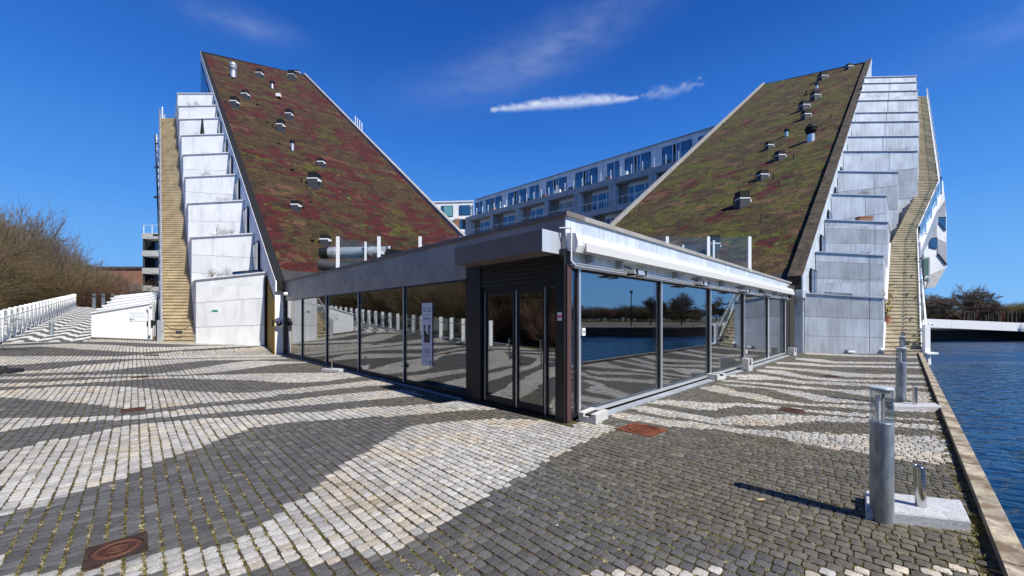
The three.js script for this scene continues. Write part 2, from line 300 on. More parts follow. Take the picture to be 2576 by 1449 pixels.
// ------------------------------------------------------------------ paving: bed of soil and moss, then every stone
const W = {
  A0:[-9.34,22.08,-8.26,22.25,-5.91,22.39,-3.94,21.27,-0.22,20.43,0.29,19.67,0.15,19.02,-0.51,18.89,-2.36,18.69,-3.67,19.55,-4.56,20.25,-5.4,21.05,-6.16,21.29,-7.48,20.9,-8.33,20.11,-8.98,20.08],
  A1:[-8.92,19.77,-8.27,19.72,-7.6,19.78,-6.64,20.31,-5.33,19.35,-4.48,18.19,-3.59,17.82,-2.75,18.23,-0.61,18.37,0.34,18.89,0.24,18.46,-0.75,17.63,-2.86,17.02,-3.79,16.84,-4.5,16.58,-5.29,16.88,-6.07,17.58,-6.75,18.56,-7.28,19.11,-7.72,18.92,-8.14,18.83,-8.8,19.06],
  A2:[-8.3,16.27,-7.7,15.93,-6.5,15.82,-5.95,15.73,-5.49,15.59,-5.01,15.63,-4.51,16.03,-4.04,16.3,-3.51,16.64,-2.57,16.73,-0.83,17.16,0.32,17.85,-0.07,14.93,-0.16,14.59,-0.48,14.43,-1.32,14.56,-3.37,14.44,-4.4,14.5,-5.23,14.63,-5.96,14.29,-6.52,14.03,-6.93,13.67,-7.33,13.53,-7.78,13.41],
  A3:[-7.61,12.43,-7.16,12.38,-6.58,12.18,-6.2,12.5,-5.79,13.17,-5.3,13.38,-4.76,14.09,-4.17,14.1,-3.12,14.16,-1.37,14.27,-0.34,13.85,-0.49,13.26,-1.56,13.3,-2.91,13.51,-3.74,12.81,-4.44,12.24,-4.96,11.85,-5.42,11.51,-5.94,11.58,-6.44,11.62,-7.08,11.85,-7.51,11.89],
  A4:[-7.43,11.44,-6.99,11.29,-6.53,11.09,-6.06,11.06,-5.38,10.81,-4.66,10.49,-4.28,10.37,-3.86,10.69,-3.12,11.48,-2.37,12.39,-1.63,12.92,-0.16,11.62,-0.23,11.39,-1.23,11.27,-2.06,10.63,-3.06,9.96,-3.72,9.82,-4.3,9.94,-5.02,10.26,-5.7,10.5,-6.33,10.64,-6.92,10.83,-7.33,10.87],
  A5:[-7.2,10.19,-6.82,10.14,-6.4,10.04,-5.82,9.97,-5.35,9.96,-4.84,9.91,-4.3,9.78,-3.73,9.58,-3.13,9.39,-2.33,9.14,-1.67,8.85,-0.93,8.34,-0.26,7.8,-0.22,6.81,-0.27,6.75,-1.11,6.59,-1.76,6.7,-2.27,7.26,-2.58,7.83,-3.06,8.34,-3.59,8.91,-3.95,9.26,-4.49,9.51,-5.08,9.45,-5.63,9.51,-6.2,9.51,-6.75,9.68,-7.13,9.74],
  A6:[-7,9.03,-6.67,9.16,-6.29,9.15,-5.88,9.09,-5.44,8.91,-4.83,8.44,-4.37,7.68,-3.91,7.16,-3.48,6.56,-2.91,6.03,-2.45,6.05,-1.75,6.01,-1.1,5.96,-0.34,5.98,-0.12,5.67,-0.19,5.01,-0.29,5.01,-0.91,5.25,-1.75,5.37,-2.5,5.46,-3.04,5.37,-3.6,5.54,-3.96,5.58,-4.3,5.58,-4.57,5.62,-4.83,5.87,-5.19,6.53,-5.59,7.15,-6.06,7.75,-6.54,8.3,-6.95,8.79],
  A7:[-6.54,6.48,-6.22,6.23,-5.85,5.98,-5.42,5.66,-5.03,5.42,-4.68,5.19,-4.57,5.22,-4.32,5.23,-3.93,5.16,-3.51,5.08,-3.12,4.92,-2.49,4.8,-1.77,4.72,-1.01,4.51,-0.47,4.29,-0.36,3.87,-0.45,3.34,-0.49,3.35,-1.22,3.61,-1.9,3.84,-2.66,4.14,-3.23,4.33,-3.73,4.51,-4.1,4.68,-4.46,4.78,-4.8,4.94,-5.13,5.18,-5.44,5.29,-5.73,5.36,-5.99,5.27,-6.08,5.31,-6.33,5.29],
  A8:[-6.1,4.03,-5.87,3.92,-5.69,3.97,-5.57,4.27,-5.35,4.14,-5.13,4.29,-4.84,4.48,-4.58,4.42,-4.25,4.32,-3.9,4.14,-3.54,3.98,-3.32,3.86,-2.93,3.7,-2.55,3.41,-2.11,3.28,-1.65,3.09,-1.23,2.79,-0.76,2.55,-0.39,2.44,-0.08,2.22,-0.14,1.44,-0.18,1.4,-0.59,1.72,-0.99,1.88,-1.59,2.13,-2.1,2.47,-2.61,2.76,-3.09,3.04,-3.48,3.03,-3.67,2.91,-3.92,2.68,-4.1,2.5,-4.19,2.41,-4.37,2.31,-4.46,2.23,-4.62,2.11,-4.73,1.91,-4.91,1.83,-5.08,1.77,-5.22,1.55,-5.35,1.51,-5.51,1.52,-5.65,1.52],
  A9:[-5.56,0.46,-5.32,0.3,-5.19,0.22,-5.02,0.11,-4.92,0.08,-4.74,-0.04,-4.66,-0.04,-4.56,-0.08,-4.38,-0.2,-4.29,-0.23,-4.2,-0.21,-4.08,-0.21,-4.03,-0.1,-3.94,-0.1,-3.77,0.1,-3.59,0.17,-3.4,0.35,-3.15,0.61,-2.86,0.8,-2.66,0.92,-2.02,1.41,-1.8,1.52,-1.25,1.3,-0.6,0.88,-0.12,0.35,0.06,0.01,0.4,-0.33,0.28,-0.71,-0.55,-0.76,-1.4,-0.82,-2.21,-0.98,-2.64,-1.01,-2.91,-1.11,-3.21,-1.15,-3.46,-1.18,-3.62,-1.08,-3.8,-1,-3.96,-0.86,-4.05,-0.83,-4.15,-0.79,-4.19,-0.78,-4.29,-0.77,-4.54,-0.72,-4.78,-0.73,-5.19,-0.59,-5.35,-0.6],
  A10:[-3.26,-1.86,-2.93,-2.04,-2.7,-2.24,-2.59,-2.32,-2.41,-2.47,-2.32,-2.55,-2.21,-2.67,-2.03,-2.81,-2.06,-2.87,-1.93,-3.02,-1.81,-3.11,-1.63,-3.26,-1.44,-3.42,-1.23,-3.6,-1.04,-3.76,-0.89,-3.88,-0.93,-3.95,-0.89,-4.05,-1.73,-3.97,-2.72,-3.17,-3.54,-2.2],
  R1:[0.85,-0.23,1.15,-0.24,1.26,-0.63,1.33,-1.09,1.49,-1.48,1.55,-1.87,1.67,-2.21,2.01,-2.6,2.17,-2.87,2.51,-3.32,3.12,-4.03,1.64,-4,1.52,-3.72,1.47,-3.53,1.48,-3.37,1.42,-3.14,1.34,-2.87,1.36,-2.66,1.51,-2.48,1.37,-2.28,1.31,-1.94,1.26,-1.69,1.08,-1.52,0.95,-1.25,0.89,-0.98,0.83,-0.52,0.8,-0.27],
  R2:[1.57,-0.21,1.93,-0.33,1.98,-0.73,1.94,-1.16,1.93,-1.55,2.36,-1.71,2.77,-2.03,3.13,-2.38,3.35,-2.74,3.63,-3.27,3.55,-3.49,3.94,-4.05,3.49,-4.03,3.27,-3.5,3.36,-3.28,2.96,-2.78,2.61,-2.51,2.08,-2.31,1.73,-1.88,1.59,-1.66,1.59,-1.29,1.45,-0.88,1.53,-0.26],
  R3:[2.27,-0.22,2.69,-0.32,2.96,-0.78,3.15,-1.25,3.43,-1.42,3.62,-1.77,3.63,-2,3.76,-2.56,3.92,-2.94,4.07,-3.25,4.03,-3.48,4.41,-4.06,4.17,-4.05,3.86,-3.49,3.8,-3.26,3.59,-2.84,3.5,-2.52,3.39,-2.05,3.12,-1.5,2.86,-1.42,2.48,-1.3,2.29,-1.03,2.29,-0.69,2.23,-0.24],
  R4:[4.6,-0.33,5.18,-0.52,4.94,-0.91,4.68,-1.07,4.66,-1.5,4.32,-1.87,4.31,-2.34,4.61,-2.74,4.86,-3.21,4.89,-3.47,5.31,-4.07,5.04,-4.06,4.59,-3.47,4.45,-3.23,4.3,-2.77,4.06,-2.37,3.88,-1.8,4.14,-1.22,4.14,-1.14,4.21,-0.93,4.5,-0.36],
  R5:[5.51,-0.46,5.58,-0.73,5.66,-0.8,5.72,-1.59,5.75,-1.96,5.56,-2.24,5.4,-2.51,5.29,-2.82,5.3,-3.19,5.14,-3.2,4.75,-2.65,4.65,-2.44,4.99,-2.11,5.54,-1.44,5.37,-0.88,5.34,-0.8,5.43,-0.49],
  R6:[6.18,-0.3,6.27,-0.53,6.26,-0.64,6.43,-1.25,6.53,-2.02,6.61,-2.55,6.77,-3.13,6.47,-3.14,6.3,-2.58,6.13,-2.08,6.1,-1.32,5.97,-0.72,5.96,-0.62,5.94,-0.38],
  R7:[6.82,-0.49,7.7,-1.29,7.5,-1.88,7.83,-2.43,8.08,-3.07,8.61,-4.06,8.14,-4.05,7.62,-3.09,7.29,-2.48,6.92,-1.84,7.27,-1.37,6.42,-0.6],
  R8:[9.09,-0.41,9.5,-0.98,8.77,-1.58,8.48,-2.06,8.53,-2.56,9.76,-4.1,9.32,-4.08,8.11,-2.59,7.96,-2.22,7.95,-1.81,8.35,-1.17,8.65,-0.52],
  R9:[7.31,-0.2,7.92,-0.69,7.75,-1.28,7.34,-1.36,7.25,-0.85,6.86,-0.33],
  R10:[10.32,-0.41,10.41,-1.46,10.47,-1.94,10.2,-2.42,10.32,-2.97,11.25,-4.12,10.57,-4.1,9.45,-3.01,9.14,-2.51,9.47,-2.05,9.72,-1.56,9.8,-0.52],
  R11:[11.98,-0.36,12.48,-1.16,12.24,-1.74,13.94,-4.16,13.3,-4.14,11.5,-1.82,11.48,-1.44,11.43,-0.47],
  R12:[14.34,-0.57,14.44,-1.34,13.73,-1.85,15.76,-4.21,15.03,-4.19,12.93,-1.93,13.06,-1.36,13.53,-0.7],
  R13:[17.51,-0.43,18.03,-2.43,18.85,-4.21,17.71,-4.18,16.76,-2.5,16.54,-0.57],
  R14:[6.3,-2.66,6.85,-2.95,7.17,-3.49,7.56,-3.87,7.49,-4.11,6.27,-4.09,6,-3.9,6.1,-3.5,5.98,-3.16,6.17,-2.67]
};
const polys = Object.values(W).map((a) => { const p = []; for (let i = 0; i < a.length; i += 2) p.push([a[i], a[i + 1]]); const us = p.map((q) => q[0]), vs = p.map((q) => q[1]); return { p, b: [Math.min(...us), Math.max(...us), Math.min(...vs), Math.max(...vs)] }; });
function isLight(u, v) {
  const [x, D] = xd(u, v);
  if (Math.abs(x) > 1.34 * D || D < 2.4) {                     // the pattern goes on past what the photograph shows
    const s = v * 1.05 + 1.1 * Math.sin(u * .75 + v * .3) + .6 * Math.sin(u * 1.7 - v * .5 + 1); return mod(s, 2) < .95;
  }
  for (const q of polys) {
    if (u < q.b[0] || u > q.b[1] || v < q.b[2] || v > q.b[3]) continue;
    let c = false; const p = q.p;
    for (let i = 0, j = p.length - 1; i < p.length; j = i++) if ((p[i][1] > v) !== (p[j][1] > v) && u < (p[j][0] - p[i][0]) * (v - p[i][1]) / (p[j][1] - p[i][1]) + p[i][0]) c = !c;
    if (c) return true;
  }
  return false;
}
const paved = (u, v) => v > -4.03 && v < 22.3 && u > -8.55 && u < 20.5 && !(u > -.17 && v > -.17);
const covers = [];                                            // manhole covers: [u, v, half size], no stones there
const pav = (() => {
  const pos = [], uv = [], idx = [], s = .45, nu = 66, nv = 62, at = {};
  const vert = (i, j) => { const k = i + ',' + j; if (at[k] === undefined) { at[k] = pos.length / 3; const u = -9.2 + i * s, v = -4.1 + j * s, [x, D] = xd(u, v); pos.push(x, height(u, v) - .0115, -D); uv.push(u, v); } return at[k]; };
  for (let i = 0; i < nu; i++) for (let j = 0; j < nv; j++) {
    const u = -9.2 + (i + .5) * s, v = -4.1 + (j + .5) * s; if (u > .25 && v > .25 && !(v > 16 && u < 4)) continue;
    const a = vert(i, j), b = vert(i + 1, j), c = vert(i + 1, j + 1), d = vert(i, j + 1); idx.push(a, b, c, a, c, d);
  }
  const g = new THREE.BufferGeometry(); g.setAttribute('position', new THREE.Float32BufferAttribute(pos, 3)); g.setAttribute('uv', new THREE.Float32BufferAttribute(uv, 2)); g.setIndex(idx); g.computeVertexNormals();
  return struct('pavement', g, M.bed);
})();
function settGeo(seed) {                                      // a rough split stone, top at 0
  const r = rng(seed), n = 4, w = .044, pos = [], uv = [], idx = [], k = [];
  const ru = r(), rv = r(), corner = [r(), r(), r(), r()].map((q) => .003 + .012 * q);
  for (let j = 0; j <= n; j++) for (let i = 0; i <= n; i++) {
    const a = i / n * 2 - 1, b = j / n * 2 - 1, edge = Math.max(Math.abs(a), Math.abs(b));
    const cc = Math.hypot(a, b) > 1.25 ? corner[(a > 0 ? 1 : 0) + (b > 0 ? 2 : 0)] : 0;
    const px = a * w * (1 - cc * 8) + (edge > .9 ? (r() - .5) * .006 : 0), pz = b * w * (1 - cc * 8) + (edge > .9 ? (r() - .5) * .006 : 0);
    const y = edge > .9 ? -.0026 - r() * .0026 - cc * .15 : edge > .4 ? -r() * .0016 : .0006 - r() * .0014;
    pos.push(px, y, pz); uv.push(ru + a * .1, rv + b * .1);
  }
  for (let j = 0; j < n; j++) for (let i = 0; i < n; i++) { const a = j * (n + 1) + i, b = a + 1, c = a + n + 1, d = c + 1; idx.push(a, c, d, a, d, b); }
  const ring = []; for (let i = 0; i < n; i++) ring.push(i); for (let j = 0; j < n; j++) ring.push(j * (n + 1) + n); for (let i = n; i > 0; i--) ring.push(n * (n + 1) + i); for (let j = n; j > 0; j--) ring.push(j * (n + 1));
  const base = pos.length / 3;
  ring.forEach((q) => { pos.push(pos[q * 3], pos[q * 3 + 1], pos[q * 3 + 2]); uv.push(uv[q * 2], uv[q * 2 + 1]); }); ring.forEach((q, i) => { ring[i] = base + i; });
  const low = pos.length / 3; ring.forEach((q) => { pos.push(pos[q * 3] * 1.02, -.034, pos[q * 3 + 2] * 1.02); uv.push(uv[q * 2] * 1.1, uv[q * 2 + 1]); });
  for (let i = 0; i < ring.length; i++) { const j = (i + 1) % ring.length; idx.push(ring[i], ring[j], low + j, ring[i], low + j, low + i); }
  const g = new THREE.BufferGeometry(); g.setAttribute('position', new THREE.Float32BufferAttribute(pos, 3)); g.setAttribute('uv', new THREE.Float32BufferAttribute(uv, 2)); g.setIndex(idx); g.computeVertexNormals(); return g;
}
function layPaving() {
  const geos = [0, 1, 2, 3, 4, 5, 6, 7].map((k) => settGeo(k * 13 + 5)), r = rng(77), list = [];
  const yaw = Math.atan2(-(-eR[1]), eR[0]);
  for (let i = 0; i < 320; i++) {
    const u0 = -8.6 + i * .0945; let v = -4.06 + r() * .09;
    while (v < 22.3) {
      const len = .062 + r() * .026, vc = v + len / 2; v += len + .0105;
      const u = u0 + (fbm(vc * .9 + i * .7, i * .31, 2, 4096, 3) - .5) * .016 + (r() - .5) * .006;
      if (!paved(u, vc) || covers.some(([a, b, h]) => Math.abs(u - a) < h && Math.abs(vc - b) < h)) continue;
      const [x, D] = xd(u, vc), light = isLight(u, vc);
      list.push({ u, v: vc, x, D, light, len, w: .076 + r() * .0095, y: height(u, vc) + (r() - .6) * .004, g: Math.floor(r() * 8), f: r() < .5 ? 0 : Math.PI, tx: (r() - .5) * .03, tz: (r() - .5) * .03, tone: r(), hue: r() });
    }
  }
  // the three hundred stones that show largest are meshes of their own
  const near = list.filter((s) => s.D > 2.3 && Math.abs(s.x) < 1.35 * s.D).sort((a, b) => Math.hypot(a.x, a.D) - Math.hypot(b.x, b.D)).slice(0, 300);
  const isNear = new Set(near);
  const put = (s, o) => { o.position.set(s.x, s.y, -s.D); o.rotation.set(s.tx, yaw + s.f + (s.tone - .5) * .05, s.tz); o.scale.set(s.w / .088, 1, s.len / .088); };
  const colour = (s) => {
    const t = s.tone;
    if (s.light) { const st = fbm(s.u * .55 + 31, s.v * .55, 4, 512, 44), sp = fbm(s.u * 2.6, s.v * 2.6, 3, 512, 48), k = (.36 + .2 * t) * (.74 + .5 * st) * (s.hue > .96 ? .72 : 1), warm = (s.hue < .14 ? .05 : 0) + .09 * sstep(.55, .75, sp); return C(k * 1.03 + warm * .6, k * 1.0 + warm * .1, k * .93 - warm * .5); }
    // near the right-hand front the dark stones carry brown dirt, to the left they are bluish black
    const dirt = clamp(sstep(-3.2, -.2, s.u) * .8 + (fbm(s.u * .8, s.v * .8, 3, 512, 6) - .5) * 1.1, 0, 1), k = .078 + .056 * t + (s.hue < .05 ? .05 : 0);
    return C(lerp(k * .99, k * 1.2, dirt), lerp(k * .98, k * 1.07, dirt), lerp(k * .97, k * .78, dirt));
  };
  const tones = {};
  for (const s of near) {
    const key = (s.light ? 'l' : 'd') + Math.floor(s.tone * 6); tones[key] ??= M.sett.clone(); if (!tones[key].userData.set) { tones[key].color.copy(colour(s)); tones[key].userData.set = 1; }
    const m = shade(new THREE.Mesh(geos[s.g], tones[key])); m.name = 'sett'; put(s, m); pav.add(m);
  }
  const field = new THREE.Group(); field.name = 'sett_field'; field.userData.kind = 'stuff'; pav.add(field);
  const o = new THREE.Object3D();
  geos.forEach((g, k) => {
    const l = list.filter((s) => !isNear.has(s) && s.g === k), im = new THREE.InstancedMesh(g, M.sett, l.length); im.name = 'setts'; im.userData.kind = 'stuff';
    l.forEach((s, i) => { put(s, o); o.updateMatrix(); im.setMatrixAt(i, o.matrix); im.setColorAt(i, colour(s)); }); shade(im); field.add(im);
  });
  // blades of moss and dry grass in the joints
  const tuft = (() => { const f = []; for (let k = 0; k < 7; k++) { const a = k * 2.4, b = .006 + .012 * hash(k, 1, 3), h = .006 + .014 * hash(k, 2, 3), c = [Math.cos(a) * b * .5, 0, Math.sin(a) * b * .5]; f.push([[c[0] - .003, 0, c[2]], [c[0] + .003, 0, c[2] + .002], [Math.cos(a) * b * 1.6, h, Math.sin(a) * b * 1.6]]); } return faces(f); })();
  const tm = [[M.moss, 6500, 5], [M.dry, 2600, 11]];
  const grp = new THREE.Group(); grp.name = 'joint_moss'; grp.userData = { kind: 'stuff', label: 'moss and dry grass growing in the joints of the paving', category: 'moss' }; scene.add(grp);
  for (const [mat, n, sd] of tm) {
    const q = rng(sd), ms = []; let guard = 0;
    while (ms.length < n && guard++ < n * 30) {
      const D = 2.3 + 9 * q() * q(), x = (q() * 2 - 1) * 1.34 * D, [u, v0] = toUV(x, D); if (!paved(u, v0)) continue;
      if (fbm(u * 1.1 + 7, v0 * 1.1, 3, 512, 19) + .25 * sstep(-3, 2, u) < .34 + .34 * q()) continue;
      const uu = -8.6 + (Math.round((u + 8.6) / .0945) + .5) * .0945 + (q() - .5) * .008, [xx, dd] = xd(uu, v0);
      if (covers.some(([a, b, h]) => Math.abs(uu - a) < h && Math.abs(v0 - b) < h)) continue;
      o.position.set(xx, height(uu, v0) - .012, -dd); o.rotation.set(0, q() * 6.3, 0); o.scale.setScalar(.5 + q() * .8); o.updateMatrix(); ms.push(o.matrix.clone());
    }
    const im = new THREE.InstancedMesh(tuft, mat, ms.length); im.name = 'tufts'; im.userData.kind = 'stuff'; ms.forEach((m, i) => im.setMatrixAt(i, m)); shade(im); grp.add(im);
  }
  const weeds = rng(41), wl = [];
  for (let i = 0; i < 260; i++) { const u = -1.2 + 16 * weeds() ** 1.8, v = -4.06 + .1 * weeds(), [x, D] = xd(u, v); o.position.set(x, -.004, -D); o.rotation.set(0, weeds() * 6.3, 0); o.scale.setScalar(.7 + 1.3 * weeds()); o.updateMatrix(); wl.push(o.matrix.clone()); }
  const wi = new THREE.InstancedMesh(tuft, M.moss, wl.length); wi.name = 'edge_weeds'; wi.userData.kind = 'stuff'; wl.forEach((m, i) => wi.setMatrixAt(i, m)); shade(wi); grp.add(wi);
  console.log('setts', list.length);
}
// ------------------------------------------------------------------ manhole covers
{
  const make = (x, D, half, mat, label, round, h = .004) => {
    const [u, v] = toUV(x, D); covers.push([u, v, half]); const y = height(u, v), t = thing('manhole_cover', label, 'manhole cover', [x, y, D], undefined);
    const yaw = Math.atan2(eR[1], eR[0]);
    const frame = (() => { const s = new THREE.Shape([[-half, -half], [half, -half], [half, half], [-half, half]].map((p) => new THREE.Vector2(...p))); if (round) s.holes.push(new THREE.Path().absarc(0, 0, half * .86, 0, 6.2832, true)); else s.holes.push(new THREE.Path([[-half * .85, -half * .85], [-half * .85, half * .85], [half * .85, half * .85], [half * .85, -half * .85]].map((p) => new THREE.Vector2(...p)))); const g = new THREE.ExtrudeGeometry(s, { depth: .04, bevelEnabled: false, curveSegments: 40 }); g.rotateX(-Math.PI / 2); g.translate(0, -.036 + h, 0); g.rotateY(yaw); return g; })();
    lpart('frame', frame, label.includes('nearest') ? M.frameDark : mat, t);
    const list = []; const disc = round ? new THREE.CylinderGeometry(half * .83, half * .83, .03, 48).toNonIndexed() : boxAt(0, 0, 0, half * 1.64, .03, half * 1.64); disc.translate(0, -.013, 0); list.push(disc);
    if (round) {
      for (const rr of [.74, .66, .3, .12]) { const k = new THREE.TorusGeometry(half * rr, half * .026, 6, 44).toNonIndexed(); k.rotateX(Math.PI / 2); k.translate(0, .003, 0); k.rotateY(yaw); lpart('ring', k, mat === M.rustDark ? M.rustRing : mat, t); }
      for (let a = 0; a < 12; a++) for (const rr of [.42, .54]) { const k = boxAt(half * rr * Math.cos(a * .5236 + rr), .002, half * rr * Math.sin(a * .5236 + rr), half * .13, .009, half * .05, a * .5236 + 1.57); list.push(k); }
    } else for (let a = -3; a <= 3; a++) for (let b = -3; b <= 3; b++) list.push(boxAt(a * half * .22, .002, b * half * .22, half * .12, .008, half * .12));
    const cov = merge(list); cov.rotateY(yaw); lpart('cover', cov, mat, t);
    return t;
  };
  make(-2.73, 2.66, .155, M.rustDark, 'brown round manhole cover in square frame, nearest the camera at lower left', true);
  make(1.86, 5.52, .26, M.rustOrange, 'orange rusty square manhole cover beside the corner of the glass pavilion', true);
  make(4.85, 6.68, .17, M.rustWorn, 'worn rusty cover between light bands midway between pavilion and near bollard lamps', true);
  make(-6.55, 6.65, .15, M.rustWorn, 'flat red brown cover in the middle of the left plaza', true);
  make(-13.3, 14.2, .2, M.rustDark, 'small red brown cover in front of the left staircase', false);
  make(-9.42, 9.73, .16, M.rustDark, 'dark red cover between two narrow bands of the left plaza', false);
  make(8.75, 10.55, .17, M.rustWorn, 'far worn cover on the right side near the second bollard lamp', true);
}
layPaving();

// ------------------------------------------------------------------ the glass pavilion
const pv = thing('glass_pavilion', 'low triangular glass pavilion with pale metal fascia and dark corner entrance', 'pavilion', [P[0], 0, P[1]]);
const LT = 15.76, RT = 16.5, TOP = 3.236, GT = 2.4;
const slabOn = (F, t0, t1, o0, o1, y0, y1) => solid([F(t0, o0, y0), F(t1, o0, y0), F(t1, o1, y0), F(t0, o1, y0)], [F(t0, o0, y1), F(t1, o0, y1), F(t1, o1, y1), F(t0, o1, y1)]);
{
  // roof, inside floor and back walls
  const qa = L(LT, 0, 0), qb = R(RT, 0, 0), tri = (y, k) => [L(k, -k, y), L(LT, -k, y), R(RT, -k, y)];
  part('roof', solid(tri(3.06, .12), tri(3.16, .12)), M.roofing, pv);
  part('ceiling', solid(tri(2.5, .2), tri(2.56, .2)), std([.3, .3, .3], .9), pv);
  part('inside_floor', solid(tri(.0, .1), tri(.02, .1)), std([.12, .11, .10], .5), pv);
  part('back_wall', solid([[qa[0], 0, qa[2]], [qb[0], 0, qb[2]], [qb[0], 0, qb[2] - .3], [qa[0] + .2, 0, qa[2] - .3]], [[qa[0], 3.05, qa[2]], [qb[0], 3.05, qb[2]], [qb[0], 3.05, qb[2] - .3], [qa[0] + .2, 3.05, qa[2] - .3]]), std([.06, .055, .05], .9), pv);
  // fascia panels: left front in eight lengths, right front in nine
  const le = [.0, 2.75, 5.42, 8.08, 10.6, 12.85, 14.4, LT]; const y1 = TOP - .07;
  for (let i = 0; i < le.length - 1; i++) {
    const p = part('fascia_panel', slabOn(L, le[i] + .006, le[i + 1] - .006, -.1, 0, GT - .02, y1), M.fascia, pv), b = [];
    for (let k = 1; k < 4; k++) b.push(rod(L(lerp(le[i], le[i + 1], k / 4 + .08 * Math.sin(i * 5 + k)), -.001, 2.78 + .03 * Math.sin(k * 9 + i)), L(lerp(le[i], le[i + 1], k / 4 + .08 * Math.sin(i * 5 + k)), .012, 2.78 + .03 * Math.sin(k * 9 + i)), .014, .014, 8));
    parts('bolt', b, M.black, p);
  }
  const re = [.0, 1.55, 3.1, 4.6, 6.1, 7.6, 9.2, 10.9, 12.7, 14.6, RT];
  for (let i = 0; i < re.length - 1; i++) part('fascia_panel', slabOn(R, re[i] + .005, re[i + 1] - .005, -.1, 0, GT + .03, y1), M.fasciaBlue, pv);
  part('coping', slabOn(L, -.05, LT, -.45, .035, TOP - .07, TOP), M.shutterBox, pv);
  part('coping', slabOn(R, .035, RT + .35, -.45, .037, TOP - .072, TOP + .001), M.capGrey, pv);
  part('joint_backing', slabOn(L, .02, LT, -.14, -.03, GT, TOP - .08), M.rubber, pv); part('joint_backing', slabOn(R, .02, RT, -.14, -.03, GT + .04, TOP - .08), M.rubber, pv);
  // left front: panes between thin posts
  const lm = [2.42, 4.95, 7.62, 10.29, 13.02, LT - .12];
  for (let i = 0; i < lm.length - 1; i++) {
    const p = part('window', slabOn(L, lm[i] + .03, lm[i + 1] - .03, -.05, .0, .0, .1), M.black, pv); part('head_frame', slabOn(L, lm[i] + .03, lm[i + 1] - .03, -.05, .0, GT - .06, GT - .022), M.black, p);
    part('pane', slabOn(L, lm[i] + .03, lm[i + 1] - .03, -.04, -.016, .1, GT - .06), M.glass, p);
  }
  for (let i = 1; i < lm.length; i++) { const m = part('mullion', slabOn(L, lm[i] - .018, lm[i] + .022, -.09, .012, .0, GT - .022), M.rubber, pv); part('cover_strip', slabOn(L, lm[i] - .012, lm[i] + .016, .012, .03, .0, GT - .03), M.alu, m); }
  part('base_strip', slabOn(L, 2.45, LT, .0, .09, -.02, .02), M.black, pv); part('kerb_strip', slabOn(L, 2.45, LT + .1, .092, .2, -.03, .012), M.capGrey, pv);
  part('end_jamb', slabOn(L, LT - .1, LT + .02, -.1, .03, 0, GT - .022), M.fasciaBlue, pv);
  // right front
  const rm = [.08, .33, 3.28, 6.24, 9.32, 12.47, 15.46];
  for (let i = 0; i < rm.length - 1; i++) {
    const p = part('window', slabOn(R, rm[i] + .035, rm[i + 1] - .035, -.06, .0, .0, .075), M.black, pv); part('head_frame', slabOn(R, rm[i] + .035, rm[i + 1] - .035, -.06, .0, GT - .05, GT + .028), M.black, p);
    part('pane', slabOn(R, rm[i] + .035, rm[i + 1] - .035, -.045, -.02, .075, GT - .05), M.glass, p);
  }
  for (let i = 1; i < rm.length; i++) { const m = part('mullion', slabOn(R, rm[i] - .03, rm[i] + .028, -.06, .01, .0, GT + .02), i === 1 ? M.brownFrame : M.rubber, pv); part('cover_strip', slabOn(R, rm[i] - .03, rm[i] + .02, .01, .04, .04, GT - .02), i < 5 ? M.alu : M.aluWhite, m); }
  part('bottom_rail', slabOn(R, .42, 15.4, .002, .05, .05, .10), M.alu, pv); part('kerb_strip', slabOn(R, .2, RT, .06, .24, -.03, .014), M.zincDark, pv);
  parts('head_tube', ([rod(R(.12, .06, GT + .0), R(15.9, .06, GT + .0), .028, .028, 10), rod(R(.12, .13, GT + .035), R(15.9, .13, GT + .035), .012, .012, 8)]), M.alu, pv);
  // corner: black steel post, brown frame
  part('corner_post', slabOn(L, -.015, .16, -.14, .05, 0, 2.66), M.black, pv); part('corner_frame', slabOn(R, -.01, .09, -.12, .045, 0, GT + .02), M.brownFrame, pv);
  parts('cable_conduit', ([rod([...R(.015, .1, 2.47)], [...R(.015, .1, 2.97)], .013), rod(R(.015, .1, 2.97), L(.06, .07, 2.98), .013), rod(R(.015, .1, 2.47), R(.13, .09, 2.42), .013)]), M.aluWhite, pv);
  // entrance: shutter casing, slats, black side panel, two sliding leaves, side light
  const box = part('shutter_casing', slabOn(L, .088, 2.26, .0, .44, 2.59, 2.91), M.shutterBox, pv); part('casing_end', slabOn(L, .083, .0875, .0, .445, 2.585, 2.915), M.zinc, box);
  for (let k = 0; k < 6; k++) part('shutter_slat', slabOn(L, .17, 2.40, -.02, .03 + .006 * (k % 2), 2.17 + k * .072, 2.17 + k * .072 + .066), M.blackShut, pv);
  part('side_panel', slabOn(L, 1.98, 2.42, -.12, .05, 0, 2.6), M.black, pv); part('door_head', slabOn(L, .16, 1.98, -.1, .0, 2.1, 2.17), M.black, pv); part('threshold', slabOn(L, .0, 2.45, -.1, .06, -.03, .03), M.black, pv);
  const leaf = (a, b, hx) => {
    const d = part('door', merge([slabOn(L, a, a + .055, -.09, -.02, .04, 2.1), slabOn(L, b - .055, b, -.09, -.02, .04, 2.1), slabOn(L, a + .055, b - .055, -.09, -.02, .04, .15), slabOn(L, a + .055, b - .055, -.09, -.02, 2.03, 2.1)]), M.black, pv);
    part('pane', slabOn(L, a + .055, b - .055, -.065, -.05, .15, 2.03), M.glass, d); part('edge_strip', slabOn(L, b - .05, b - .03, -.02, -.012, .05, 2.09), M.alu, d);
    part('handle', merge([rod(L(hx, .05, .85), L(hx, .05, 1.25), .014), rod(L(hx, -.02, .9), L(hx, .05, .9), .008), rod(L(hx, -.02, 1.2), L(hx, .05, 1.2), .008)]), M.steel, d);
  };
  leaf(1.13, 1.96, 1.19); leaf(.42, 1.12, .455);
